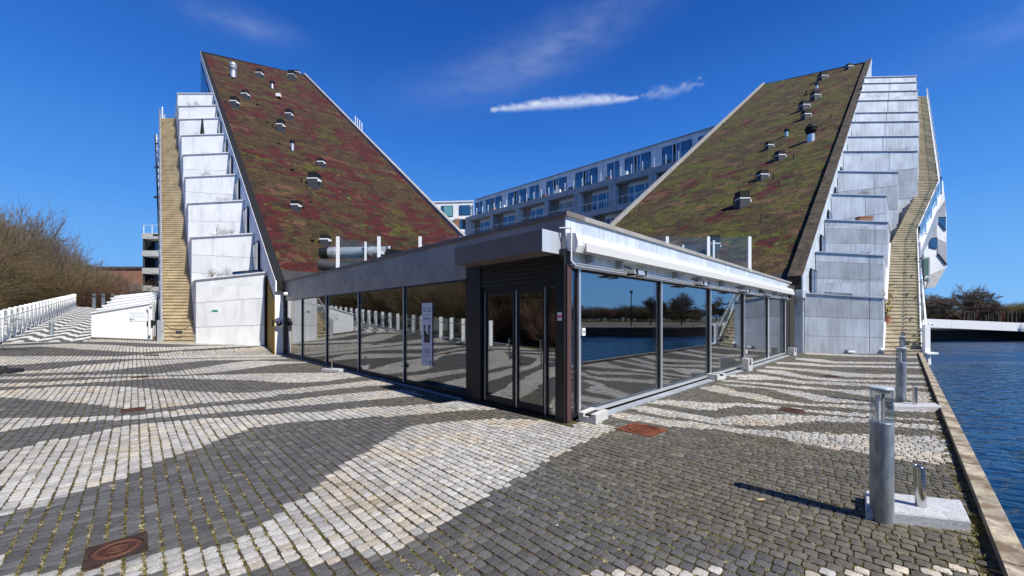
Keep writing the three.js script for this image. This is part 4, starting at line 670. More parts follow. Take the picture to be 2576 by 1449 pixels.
const wr = buildWing(wingR, { label: 'right wing with steep olive planted roof and stepped grey zinc terraces', coreMat: M.jointGrey, seed: 23, wall: .42, wallMat: M.fasciaBlue, roofMat: std([.72, .72, .68], 1, { map: rep(sedumTex(23, .565, .43, .62), 19, 15.5), bumpMap: rep(T.grain, 1.1), bumpScale: .06 }), redAt: .6, capIn: .14, capUp: .42, capMat: M.capBrown, panels: [M.zinc, M.zinc, M.zincDark], flank: [M.zinc], cap: M.alu, blocks: blocksR, vents: VRx, ventMat: M.greyBox, side: 1 });
{
  const A = at(wingR, .16, -.42, 0), dl = thing('drain_outlet', 'small white outlet at the foot of the lowest grey block', 'outlet', [A[0] + 1.9, .1, A[2] - .25]); part('spout', boxAt(A[0] + 1.9, .1, A[2] - .27, .3, .09, .14), M.whitePaint, dl); part('plate', boxAt(A[0] + 1.9, .15, A[2] - .24, .36, .03, .06), M.greyBox, dl);
  const bk = thing('brick_planter', 'reddish brick shaped planter on the third grey terrace', 'planter', [20.3, 7.1, 22.25]); part('box', boxAt(20.3, 7.26, 22.2, .75, .28, .3), M.brick, bk); part('rim', boxAt(20.3, 7.41, 22.2, .8, .04, .34), M.terracotta, bk);
}
// ------------------------------------------------------------------ outdoor stairs
function steps(t, path, wd, rise, n0, mat, depthOut) {       // path(i) -> [x, y, D] of the inner end of a step; treads lie across
  for (let i = 0; i < n0; i++) {
    const a = path(i), b = path(i + 1), th = .32;
    const s = [[a[0], a[2]], [a[0] + wd, a[2]], [b[0] + wd, b[2]], [b[0], b[2]]];
    part('step', solid(s.map(([x, D]) => [x, a[1] - th + rise, D]), s.map(([x, D]) => [x, a[1] + rise, D])), mat, t);
    // projecting edge of the tread
    part('nosing', solid([[a[0], a[1] + rise - .035, a[2] - .03], [a[0] + wd, a[1] + rise - .035, a[2] - .03], [a[0] + wd, a[1] + rise - .035, a[2] + .002], [a[0], a[1] + rise - .035, a[2] + .002]], [[a[0], a[1] + rise + .004, a[2] - .03], [a[0] + wd, a[1] + rise + .004, a[2] - .03], [a[0] + wd, a[1] + rise + .004, a[2] + .002], [a[0], a[1] + rise + .004, a[2] + .002]]), mat, t.children[t.children.length - 1]);
  }
}
{
  // left flight: straight, from the plaza to the top terrace
  const A = at(wingL, 1.28, -.305, 0), x0 = A[0] - 3.42, D0 = A[2], y0 = .42, n = 125, run = .169, rise = run * 1.0186, wd = -1.5;
  const path = (i) => [x0 - .917 * run * i, y0 + rise * i, D0 + run * i];
  const t = thing('outdoor_staircase', 'long straight tan staircase climbing beside the white terraces at left', 'staircase', [x0, y0, D0]);
  steps(t, path, wd, rise, n, M.tan);
  const e = path(n), side = (off, w2, ya, yb, mat, name) => part(name, solid([[x0 + off, y0 + ya, D0], [x0 + off + w2, y0 + ya, D0], [e[0] + off + w2, e[1] + ya, e[2]], [e[0] + off, e[1] + ya, e[2]]], [[x0 + off, y0 + yb, D0], [x0 + off + w2, y0 + yb, D0], [e[0] + off + w2, e[1] + yb, e[2]], [e[0] + off, e[1] + yb, e[2]]]), mat, t);
  side(-1.5, 1.5, -.6, -.02, M.tanGrey, 'soffit'); side(-1.56, .055, -.55, .35, M.zincDark, 'stringer'); side(.003, .05, -.4, .3, M.zincDark, 'stringer');
  const wall = part('side_wall', solid([[x0 - 1.45, -.2, D0 + .3], [x0 - .1, -.2, D0 + .3], [e[0] - .1, -.2, e[2]], [e[0] - 1.45, -.2, e[2]]], [[x0 - 1.45, y0 - .25, D0 + .3], [x0 - .1, y0 - .25, D0 + .3], [e[0] - .1, e[1] - .5, e[2]], [e[0] - 1.45, e[1] - .5, e[2]]]), M.zincDark, t);
  for (let k = 0; k < 22; k++) { const a = path(k * 5.9), p = part('rail_post', bar([a[0] - 1.64, a[1] - .35, a[2]], [a[0] - 1.64, a[1] + 1.1, a[2]], .06, .10), M.zincDark, t); part('clamp', boxAt(a[0] - 1.56, a[1] + .55, a[2] - .04, .12, .06, .06), M.aluWhite, p); }
  part('handrail', rod([x0 - 1.6, y0 + 1.0, D0], [e[0] - 1.6, e[1] + 1.0, e[2]], .03, .03, 8), M.alu, t);
  for (let k = 0; k < 21; k++) { const a = path(k * 5.9 + .4), b = path(k * 5.9 + 5.5); part('pane', solid([[a[0] - 1.65, a[1] + .1, a[2]], [b[0] - 1.65, b[1] + .1, b[2]], [b[0] - 1.635, b[1] + .1, b[2]], [a[0] - 1.635, a[1] + .1, a[2]]], [[a[0] - 1.65, a[1] + 1.05, a[2]], [b[0] - 1.65, b[1] + 1.05, b[2]], [b[0] - 1.635, b[1] + 1.05, b[2]], [a[0] - 1.635, a[1] + 1.05, a[2]]]), M.glassClear, t); }
  part('end_post', boxAt(x0 - 1.6, y0 + .45, D0 - .02, .2, 1.25, .16), M.zinc, t);
  // top landing with glass guard
  part('landing', solid([[e[0], e[1] - .3, e[2]], [e[0] + wd, e[1] - .3, e[2]], [e[0] + wd - 1.6, e[1] - .3, e[2] + 1.8], [e[0] - 1.6, e[1] - .3, e[2] + 1.8]], [[e[0], e[1] + .05, e[2]], [e[0] + wd, e[1] + .05, e[2]], [e[0] + wd - 1.6, e[1] + .05, e[2] + 1.8], [e[0] - 1.6, e[1] + .05, e[2] + 1.8]]), M.tanGrey, t);
  for (const [dx, dd] of [[-1.45, .1], [-.55, 1.5], [-.05, .3], [-2.6, 1.6], [.1, 1.2]]) part('rail_post', boxAt(e[0] + dx, e[1] + .65, e[2] + dd, .09, 1.35, .06), M.whitePaint, t);
  part('pane', boxAt(e[0] - 1.0, e[1] + .7, e[2] + 1.5, 1.9, 1.0, .01), M.glassClear, t); part('handrail', bar([e[0] - 2.6, e[1] + 1.2, e[2] + 1.55], [e[0] + .1, e[1] + 1.2, e[2] + 1.4], .04, .03), M.alu, t);
  // rain pipe clamped to the outer side
  const pp = thing('rain_pipe', 'thin white and dark pipes running up outside the left staircase', 'pipe', [x0 - 1.9, y0 + 1, D0 + 3]);
  for (const [o, m] of [[-1.95, M.aluWhite], [-2.1, M.rubber]]) part('pipe', rod([x0 + o - .3, y0 + .2, D0 + 1], [e[0] + o, e[1] - 1.6, e[2]], .05, .05, 8), m, pp);
  for (let k = 1; k < 6; k++) { const a = path(k * 21); part('bracket', boxAt(a[0] - 1.9, a[1] - .6, a[2], .3, .12, .12), M.rubber, pp); }
  const ch = thing('chain_barrier', 'thin chain with small grey sign across the foot of left staircase', 'chain', [x0 - .7, y0 + .6, D0 - .05]); const cpt = (f) => [lerp(x0 - 1.45, x0 - .02, f), y0 + .92 - .4 * (1 - (2 * f - 1) ** 2) * .75, D0 - .06];
  for (let k = 0; k < 14; k++) part('link', rod(cpt(k / 14), cpt((k + .9) / 14), .012, .012, 6), M.darkBox, ch); part('sign_plate', boxAt(x0 - .68, y0 + .5, D0 - .08, .3, .15, .01), M.greyBox, ch);
}
{
  // right flight: straight, then sideways, then straight to the top
  const w = wingR, off = (D) => D < 23.4 ? 3.0 : D < 28.7 ? lerp(3.0, 4.3, (D - 23.4) / 5.3) : 4.3, xin = (D) => 1.024 * D - 5.28 + 1.431 * off(D);
  const D0 = 17.2, run = .19, rise = run * .955, n = 158, wd = 1.66, path = (i) => { const D = D0 + run * i; return [xin(D), rise * i, D]; };
  const t = thing('outdoor_staircase', 'weathered tan staircase climbing beside the grey terraces, kinked half way up', 'staircase', [xin(D0), 0, D0]);
  steps(t, path, wd, rise, n, M.tanGrey);
  const legs = [[0, 33], [33, 60], [60, n]];
  for (const [a, b] of legs) {
    const p = path(a), q = path(b), strip = (o, w2, ya, yb, mat, name) => part(name, solid([[p[0] + o, p[1] + ya, p[2]], [p[0] + o + w2, p[1] + ya, p[2]], [q[0] + o + w2, q[1] + ya, q[2]], [q[0] + o, q[1] + ya, q[2]]], [[p[0] + o, p[1] + yb, p[2]], [p[0] + o + w2, p[1] + yb, p[2]], [q[0] + o + w2, q[1] + yb, q[2]], [q[0] + o, q[1] + yb, q[2]]]), mat, t);
    strip(0, wd, -.7, -.03, M.concrete, 'soffit'); strip(wd + .002, .07, -.6, .22, a ? M.white : M.aluWhite, 'stringer');
    const up = (o, y) => [[p[0] + o, p[1] + y, p[2]], [q[0] + o, q[1] + y, q[2]]];
    part('handrail', rod(...up(wd - .02, 1.0), .028, .028, 8), M.aluWhite, t);
    const nP = Math.round((b - a) / 6.2);
    for (let k = 0; k <= nP; k++) { const c = path(lerp(a, b, k / nP)); const ps = part('rail_post', boxAt(c[0] + wd + .1, c[1] + .55, c[2], .07, 1.3, .05), a ? M.zincDark : M.galv, t); if (k < nP) { const d = path(lerp(a, b, (k + 1) / nP)); part('pane', solid([[c[0] + wd + .1, c[1] + .12, c[2] + .08], [d[0] + wd + .1, d[1] + .12, d[2] - .06], [d[0] + wd + .112, d[1] + .12, d[2] - .06], [c[0] + wd + .112, c[1] + .12, c[2] + .08]], [[c[0] + wd + .1, c[1] + 1.12, c[2] + .08], [d[0] + wd + .1, d[1] + 1.12, d[2] - .06], [d[0] + wd + .112, d[1] + 1.12, d[2] - .06], [c[0] + wd + .112, c[1] + 1.12, c[2] + .08]]), a ? M.glassTintBlue : M.glassClear, t); } }
    const lowp = a ? p[1] - 2.2 : -.6, lowq = a ? q[1] - 2.2 : -.6; part('side_wall', solid([[p[0] + .05, lowp, p[2] + .4], [p[0] + wd - .1, lowp, p[2] + .4], [q[0] + wd - .1, lowq, q[2]], [q[0] + .05, lowq, q[2]]], [[p[0] + .05, p[1] - .3, p[2] + .4], [p[0] + wd - .1, p[1] - .3, p[2] + .4], [q[0] + wd - .1, q[1] - .5, q[2]], [q[0] + .05, q[1] - .5, q[2]]]), M.zincDark, t);
  }
  const f = path(0); part('foot_post', boxAt(f[0] + wd + .16, .55, f[2] - .05, .22, 1.5, .14), M.white, t); part('foot_post', boxAt(f[0] + wd + .42, .35, f[2] + .1, .1, 1.7, .1), M.aluWhite, t); part('foot_plate', boxAt(f[0] + wd + .25, .04, f[2] - .1, .5, .08, .3), M.white, t); part('side_gutter', bar([f[0] - .06, .05, f[2]], [path(33)[0] - .06, path(33)[1] + .05, path(33)[2]], .12, .3), M.whitePaint, t);
  // drain pipes with swan necks next to the flight
  const dp = thing('drain_pipe', 'white drain pipes with curved necks beside the right staircase over the water', 'pipe', [f[0] + 2.1, 0, f[2] + 1]);
  const px = (D, o) => xin(D) + wd + o;
  for (const o of [.26, .4]) part('pipe', rod([px(17.3, o), -.5, 17.3], [px(23, o - .1), 5.6, 23.2], .04, .04, 10), M.aluWhite, dp);
  for (const [D, y] of [[17.6, 1.55], [20.5, 4.0], [23.0, 6.9]]) part('swan_neck', (() => { const g = new THREE.TorusGeometry(.1, .035, 8, 12, 3.3).toNonIndexed(); g.translate(px(D, .45), y - .3, -D); return g; })(), M.aluWhite, dp);
  // part of the house that leans out over the water beyond the flight
  const o3 = thing('overhanging_bay', 'white bay of flats leaning out over the water beyond the right staircase', 'apartment building', [px(30, .5), 10, 30]);
  const q = (x, y, D) => [(x - 1288) / 968 * D, 1.6 + (800 - y) / 968 * D, D];
  const Db = 30, prof = [[2322, 552], [2372, 454], [2381, 545], [2381, 669], [2352, 722], [2326, 724]], fr = prof.map(([x, y]) => q(x, y, Db)), bk = fr.map((p) => add(p, [4.0, 0, 6]));
  part('wall', solid(fr, bk), M.white, o3);
  const opening = (x0, x1, ya, yb, yc, yd, glassFrom, label) => {   // recess seen as a dark box with a glass guard
    const a = [q(x0, ya, Db - .02), q(x1, yb, Db - .02), q(x1, yd, Db - .02), q(x0, yc, Db - .02)], b = a.map((p) => add(p, [0, 0, -.02]));
    const n = part('recess', solid(a, b), M.bandGrey, o3); const m = (u, s) => mix3(mix3(a[0], a[3], s), mix3(a[1], a[2], s), u);
    const gl = [m(.02, glassFrom), m(.98, glassFrom), m(.98, .98), m(.02, .98)]; part('pane', solid(gl.map((p) => add(p, [0, 0, -.04])), gl.map((p) => add(p, [0, 0, -.06]))), M.glassBlue, n); part('rail', bar(add(m(0, glassFrom), [0, 0, -.05]), add(m(1, glassFrom), [0, 0, -.05]), .05, .05), M.darkBox, n);
  };
  opening(2338, 2356, 580, 568, 622, 627, .5); opening(2357, 2378, 538, 503, 555, 583, .55); opening(2358, 2380, 600, 610, 640, 668, .97);
  const gd = part('screen', solid([q(2322, 648, 29.6), q(2339, 646, 29.6), q(2339, 712, 29.6), q(2322, 708, 29.6)], [q(2322, 648, 29.7), q(2339, 646, 29.7), q(2339, 712, 29.7), q(2322, 708, 29.7)]), M.zincDark, o3); part('pane', solid([q(2324, 651, 29.57), q(2336, 650, 29.57), q(2336, 708, 29.57), q(2324, 704, 29.57)], [q(2324, 651, 29.59), q(2336, 650, 29.59), q(2336, 708, 29.59), q(2324, 704, 29.59)]), std([.10, .17, .13], .15), gd);
  part('underside', solid([q(2340, 690, Db - .05), q(2381, 672, Db - .05), q(2352, 723, Db - .05), q(2330, 725, Db - .05)], [q(2340, 690, Db - .02), q(2381, 672, Db - .02), q(2352, 723, Db - .02), q(2330, 725, Db - .02)]), M.concrete, o3);
}
// ------------------------------------------------------------------ rear wing across the courtyard
{
  const O = [-6.6, 69], f = [.74, -.672], nrm = [-.672, -.74], far = 1.36, Q = (s, o, y) => [(O[0] + s * f[0] + o * nrm[0]) * far, 1.6 + (y - 1.6) * far, (O[1] + s * f[1] + o * nrm[1]) * far];
  const sAt = (x) => { const r = (x - 1288) / 968; return (r * O[1] - O[0]) / (f[0] - r * f[1]); };
  const S = (a, b, o0, o1, y0, y1) => solid([Q(a, o0, y0), Q(b, o0, y0), Q(b, o1, y0), Q(a, o1, y0)], [Q(a, o0, y1), Q(b, o0, y1), Q(b, o1, y1), Q(a, o1, y1)]);
  const t = thing('rear_wing', 'grey rear wing with top floor windows and deep loggias behind the pavilion', 'apartment building', [O[0] * far, 0, O[1] * far]);
  const end = 42;
  part('wall', S(0, end, -9, 0, 0, 22.7), M.rearGrey, t); part('roof_edge', S(0, end, -9, .12, 22.7, 22.85), M.bandGrey, t);
  // top floor windows
  for (const [a, b, k] of [[1196, 1213, 1], [1222, 1262, 2], [1279, 1323, 2], [1333, 1355, 1], [1375, 1425, 2], [1448, 1503, 2], [1528, 1557, 1], [1572, 1637, 2], [1666, 1740, 2], [1757, 1790, 2]]) {
    const s0 = sAt(a), s1 = sAt(b), n = part('window', S(s0, s1, .005, .06, 19.75, 22.15), M.darkBox, t), c = k === 1 ? [[.04, .6], [.66, .97]] : [[.03, .36], [.39, .49], [.51, .61], [.64, .98]];
    c.forEach(([u, v], i) => part('pane', S(lerp(s0, s1, u), lerp(s0, s1, v), .06, .075, 19.85, 22.08), i === 1 && k === 2 ? M.darkBox : M.glassBlue, n)); parts('frame', (c.slice(1).map(([u]) => S(lerp(s0, s1, u) - .09, lerp(s0, s1, u) - .01, .06, .1, 19.8, 22.12))), M.aluWhite, n);
  }
  // terrace slab with its glass guard
  part('terrace_slab', S(-1.2, end, .0, 1.25, 18.85, 19.6), M.bandGrey, t); for (let s = .2; s < 41; s += 1.42) { part('rail_post', S(s, s + .09, 1.12, 1.2, 19.6, 20.75), M.whitePaint, t); part('pane', S(s + .12, s + 1.38, 1.15, 1.16, 19.68, 20.62), M.glassClear, t); }
  const r = rng(9); for (let k = 0; k < 14; k++) { const s = 1 + k * 2.7 + r(); part('planter_box', S(s, s + .7 + r() * .5, .3, .7, 19.6, 20.1 + r() * .25), [M.darkBox, M.brick, M.whitePaint, M.greyBox][k % 4], t); }
  // loggia floors below
  const cells = [[1192, 1245], [1249, 1308], [1316, 1382], [1387, 1455], [1467, 1542], [1555, 1641], [1656, 1740]];
  for (let fl = 0; fl < 3; fl++) {
    const y1 = 18.85 - fl * 3.55, y0 = y1 - 2.8, sh = fl === 1 ? 2.0 : 0;
    part('floor_slab', S(-1.2, end, .0, 1.24, y0 - .75, y0), M.bandGrey, t);
    cells.forEach(([a, b], i) => {
      const s0 = sAt(a) + sh, s1 = sAt(b) + sh; part('fin', S(s1, s1 + .75, 0, 1.235, y0, y1), M.bandGrey, t); if (i === 0) part('fin', S(-1.2, s0, 0, 1.235, y0, y1), M.bandGrey, t);
      part('side_screen', S(s0 + .02, s0 + .12, .05, 1.15, y0, y1 - .02), M.whitePaint, t);
      const n = part('window', S(lerp(s0, s1, .32), s1 - .15, .005, .05, y0 + .2, y1 - .4), M.aluWhite, t);
      for (const [u, v] of [[.33, .5], [.515, .8], [.815, .97]]) { part('pane', S(lerp(s0, s1, u), lerp(s0, s1, v) - .06, .05, .07, y0 + .28, y0 + 1.15), M.glassBlue, n); part('pane', S(lerp(s0, s1, u), lerp(s0, s1, v) - .06, .05, .07, y0 + 1.22, y1 - .48), M.glassBlue, n); }
      part('back_wall', S(s0 + .13, lerp(s0, s1, .31), .003, .04, y0, y1 - .02), M.loggia, t);
      const h = part('handrail', S(s0 + .1, s1, 1.1, 1.15, y0 + 1.0, y0 + 1.05), M.aluWhite, t); parts('baluster', ([0, .2, .4, .6, .8].map((k) => S(lerp(s0, s1, k + .05), lerp(s0, s1, k + .05) + .04, 1.11, 1.14, y0, y0 + 1.0))), M.aluWhite, h);
    });
  }
  // white corner house to the left of it
  const c = thing('corner_house', 'bright white corner house with square windows left of the grey rear wing', 'apartment building', [O[0] * far, 0, O[1] * far]);
  const K = (s, o, y) => [(O[0] - s + o * .08) * far, 1.6 + (y - 1.6) * far, (O[1] + .5 + s * .08 - o) * far], KS = (a, b, o0, o1, y0, y1) => solid([K(a, o0, y0), K(b, o0, y0), K(b, o1, y0), K(a, o1, y0)], [K(a, o0, y1), K(b, o0, y1), K(b, o1, y1), K(a, o1, y1)]);
  part('wall', KS(.4, 30, -8, 0, 0, 22.6), M.white, c); part('roof_edge', KS(.3, 30, -8, .15, 22.6, 22.8), M.aluWhite, c);
  const win = (a, b, y0, y1, m) => { const n = part('window', KS(a, b, .005, .06, y0, y1), M.darkBox, c); part('pane', KS(lerp(a, b, .05), lerp(a, b, .76), .06, .08, y0 + .08, y1 - .08), m, n); part('pane', KS(lerp(a, b, .8), lerp(a, b, .96), .06, .08, y0 + .08, y1 - .08), M.glassBlue, n); };
  win(.9, 3.0, 20.2, 22.0, M.glassBlue); win(4.1, 6.3, 20.0, 22.0, M.glassTeal); win(7.4, 9.4, 20.0, 22.0, M.glassBlue); win(3.9, 5.6, 17.8, 19.3, M.glassBlue); win(.6, 2.9, 17.6, 19.5, M.darkBox); win(9, 11, 16.6, 18.4, M.glassBlue);
  part('blind', KS(2.95, 3.8, .01, .12, 17.7, 19.6), M.brick, c); part('balcony', KS(.5, 6.6, .0, .7, 16.7, 17.5), M.white, c); part('rail', KS(.6, 6.4, .62, .66, 17.5, 18.4), M.glassClear, c);
}
// further part of the house seen past the left stairs, and the brick house beyond
{
  const t = thing('balcony_tower', 'distant dark grey stack of balconies just left of the left staircase', 'apartment building', [-57, 0, 61]);
  part('wall', boxAt(-57.2, 7.4, 64.4, 5.2, 14.8, 4), M.darkBox, t);
  for (let k = 0; k < 5; k++) { const y = 14.4 - k * 2.72; part('floor_slab', boxAt(-56.2, y, 61.2, 3.0, .9, 2.4), M.concrete, t); part('pane', boxAt(-56.1, y - 1.55, 61.9, 2.6, 1.7, .05), M.glassBlue, t); part('post', boxAt(-57.6, y - 1.35, 60.2, .16, 1.9, .16), M.greyBox, t); }
  parts('roof_rail', ([boxAt(-57.5, 15.5, 60.1, .08, 1.3, .06), boxAt(-56.2, 15.5, 60.1, .08, 1.3, .06), boxAt(-56.2, 16.1, 60.1, 2.6, .06, .06)]), M.whitePaint, t);
  const b = thing('brick_house', 'long low red brick house behind bare trees at left', 'house', [-80, 0, 78]);
  part('wall', boxAt(-81, 6.0, 82, 26, 11.2, 8), M.brick, b); part('roof', boxAt(-81, 11.75, 82, 26.4, .5, 8.4), M.brickRoof, b);
  const lean = part('lower_roof', solid([[-79, 9.3, 77], [-69, 6.2, 77], [-69, 6.2, 70], [-79, 7.5, 70]], [[-79, 9.6, 77], [-69, 6.5, 77], [-69, 6.5, 70], [-79, 7.8, 70]]), M.brickRoof, b); part('skylight', boxAt(-76, 8.75, 74, .9, .12, .6), M.aluWhite, lean); part('skylight', boxAt(-71, 7.35, 74, .9, .12, .6), M.aluWhite, lean);
  part('annex_wall', boxAt(-75, 3.2, 74, 12, 6.0, 6), M.brick, b);
}
// ------------------------------------------------------------------ left path: zigzag paving, glass fence, white planter terraces
{
  const pos = [], uv = [], idx = []; const us = [-8.62, -7.8, -7, -6.2], vs = []; for (let v = 21.2; v < 53; v += 1) vs.push(v);
  vs.forEach((v) => us.forEach((u) => { const p = G(u, v, .008); pos.push(p[0], p[1], -p[2]); uv.push(u, v); }));
  for (let i = 0; i < vs.length - 1; i++) for (let j = 0; j < 3; j++) { const a = i * 4 + j, b = a + 1, c = a + 4, d = c + 1; idx.push(a, b, d, a, d, c); }
  const g = new THREE.BufferGeometry(); g.setAttribute('position', new THREE.Float32BufferAttribute(pos, 3)); g.setAttribute('uv', new THREE.Float32BufferAttribute(uv, 2)); g.setIndex(idx); g.computeVertexNormals();
  const zz = tex(1024, (x, y) => {                             // sharp black and white zigzag, 2.4 m repeat, set in small stones
    const zx = (x * 2) % 1, tri = Math.abs(zx * 2 - 1), wv = mod(y + tri * .8 + .06 * Math.sin(y * 12.57), 1), on = wv < .5, st = hash(Math.floor(x * 26), Math.floor(y * 26), 3), j = (x * 26) % 1 < .09 || (y * 26) % 1 < .09;
    const v = on ? .86 + .1 * st : .3 + .08 * st; return j ? [.42, .39, .34] : [v, v, v * .985];
  });
  struct('path', g, std([.86, .86, .86], .85, { map: rep(zz, 1.9) }));
  const wallA = []; for (let v = 9; v < 53; v += 2) { const a = G(-9.0, v), b = G(-9.0, v + 2); wallA.push(bar([a[0], a[1] - 1.2, a[2]], [b[0], b[1] - 1.2, b[2]], .3, 2.2)); } struct('retaining_wall', merge(wallA), M.capGrey);
  struct('kerb', merge((() => { const l = []; for (let v = 10.5; v < 52; v += 1.5) l.push(bar(G(-8.72, v, .02), G(-8.72, v + 1.49, .02), .18, .07)); return l; })()), M.zincDark);
  const fu = (v) => v < 21 ? lerp(-7.75, -8.55, (v - 10.7) / 10.3) : lerp(-8.55, -8.8, (v - 21) / 30);
  const s0 = G(fu(10.7), 10.7), fe = thing('glass_fence', 'white posted glass fence climbing along the left path', 'fence', s0);
  const n = 34; let prev;
  for (let k = 0; k <= n; k++) {
    const v = 10.7 + k * 1.2, p = G(fu(v), v), yaw = Math.atan2(eR[1], eR[0]);
    const g0 = new THREE.BoxGeometry(.22, 1.25, .055).toNonIndexed(); g0.rotateY(yaw); g0.translate(p[0], p[1] + .625, -p[2]); part('post', g0, M.whitePaint, fe);
    if (prev) {
      const [a, b] = [prev, p], sh = (q, s, o) => [q[0] + eL[0] * s + eR[0] * o, q[1], q[2] + eL[1] * s + eR[1] * o];
      part('pane', solid([sh(a, .04, .06), sh(b, -.04, .06), sh(b, -.04, .07), sh(a, .04, .07)].map((q) => add(q, [0, .1, 0])), [sh(a, .04, .06), sh(b, -.04, .06), sh(b, -.04, .07), sh(a, .04, .07)].map((q) => add(q, [0, 1.2, 0]))), M.glassClear, fe);
      part('handrail', rod(add(sh(a, 0, .13), [0, .95, 0]), add(sh(b, 0, .13), [0, .95, 0]), .022, .022, 8), M.steel, fe); part('foot_rail', bar(add(sh(a, .03, .0), [0, .07, 0]), add(sh(b, -.03, .0), [0, .07, 0]), .05, .1), M.whitePaint, fe);
    }
    prev = p;
  }
  const f2 = thing('glass_fence', 'short glass fence with broad grey posts crossing the top of the left path', 'fence', [-41, 2.6, 36.6]);
  for (let k = 0; k < 11; k++) { const x = -40.2 + k * .86; part('post', boxAt(x, 3.25, 37.0 + k * .03, .26, 1.35, .08), M.galv, f2); part('pane', boxAt(x + .43, 3.25, 37.02 + k * .03, .56, 1.2, .012), M.glassClear, f2); }
  part('handrail', bar([-40.8, 3.72, 36.9], [-31.4, 3.74, 37.25], .04, .04), M.darkBox, f2);
  // white terraces left of the stairs
  const pt = thing('planter_terraces', 'low white stepped planter walls with printed notice left of the staircase', 'planter', [-19, .7, 18.6]);
  let first;
  for (let k = 0; k < 6; k++) {
    const a = [-20 - k * 1.18, 0, 18.3 + k * 1.36], b = [-17.75 - k * 1.18, 0, 19.0 + k * 1.36], ya = [1.83, 2.03, 2.25, 2.5, 2.8, 3.0][k], yb = [2.33, 2.5, 2.72, 2.95, 3.15, 3.35][k], d = k < 5 ? [-1.6, 0, 1.8] : [-2.5, 0, 2.8], lo = (p, y) => [p[0], y, p[2]];
    const w = part('planter_wall', solid([lo(a, .2), lo(b, .2), lo(add(b, d), .2), lo(add(a, d), .2)], [lo(a, ya), lo(b, yb), lo(add(b, d), yb), lo(add(a, d), ya)]), k % 2 ? M.white : M.whitePaint, pt); if (!k) first = w;
    part('coping', bar(add(lo(a, ya + .01), [0, 0, -.01]), add(lo(b, yb + .01), [0, 0, -.01]), .12, .045), M.whitePaint, w);
  }
  // printed notice: lines of small grey type, two round and square marks
  const cv = document.createElement('canvas'); cv.width = 512; cv.height = 320; const c = cv.getContext('2d'); c.fillStyle = '#e3e8eb'; c.fillRect(0, 0, 512, 320);
  const r = rng(5), line = (y, x1, col) => { c.fillStyle = col; let x = 14; while (x < x1) { const w = 6 + r() * 26; c.fillRect(x, y, w, 7); x += w + 6; } };
  [16, 34, 52, 70].forEach((y, i) => line(y, 470 - i * 18, '#a3adb2')); line(88, 200, '#a3adb2'); [126, 144, 162, 180].forEach((y, i) => line(y, 420 - i * 6, '#a9b6c3')); line(198, 130, '#a9b6c3'); c.fillStyle = '#4c585e'; c.beginPath(); c.arc(42, 258, 30, 0, 6.3); c.fill(); c.fillRect(96, 232, 36, 32); c.fillStyle = '#c3cdd0'; c.fillRect(100, 284, 210, 6);
  const tx = new THREE.CanvasTexture(cv); tx.colorSpace = THREE.SRGBColorSpace; const A = [-20, 18.3], B = [-17.75, 19.0], fr = (u, y, o) => [lerp(A[0], B[0], u) + .295 * o, y, lerp(A[1], B[1], u) - .955 * o];
  const p = fr(.77, 1.7, .012), pg = new THREE.BoxGeometry(.72, .46, .006); pg.rotateY(Math.atan2(.7, 2.25)); pg.translate(p[0], 1.66, -p[2]); part('notice', pg, new THREE.MeshStandardMaterial({ map: tx, roughness: .6 }), first);
  const hp = thing('rain_pipe', 'white downpipe with bent top at the right end of the white planter', 'pipe', fr(.985, .8, .1)); part('pipe', rod(fr(.97, .75, .1), fr(.97, 1.95, .1), .05, .05, 10), M.aluWhite, hp); part('elbow', merge([rod(fr(.97, 1.95, .1), fr(.94, 2.12, .1), .05, .05, 10), rod(fr(.94, 2.12, .1), fr(1.0, 2.22, .1), .05, .05, 10)]), M.aluWhite, hp); part('cover', rod(fr(.985, 1.35, .03), fr(.985, 1.35, .08), .16, .16, 20), M.darkBox, hp);
  const sb = thing('steel_bollard', 'plain grey steel bollard standing on the zigzag path at left', 'bollard', [-21.3, .66, 17.8]); part('post', rod([-21.3, .6, 17.8], [-21.3, 1.4, 17.8], .075, .075, 18), M.galv, sb); part('cap', rod([-21.3, 1.4, 17.8], [-21.3, 1.425, 17.8], .078, .06, 18), M.alu, sb);
  const db = thing('round_plate', 'dark round metal plate at the left edge of the plaza', 'base plate', [-12.7, .25, 9.6]); const yb = height(...toUV(-12.7, 9.6)); part('plate', rod([-12.7, yb + .0, 9.6], [-12.7, yb + .06, 9.6], .34, .32, 28), M.darkBox, db); part('hub', rod([-12.7, yb + .06, 9.6], [-12.7, yb + .14, 9.6], .08, .06, 14), M.rubber, db);
}
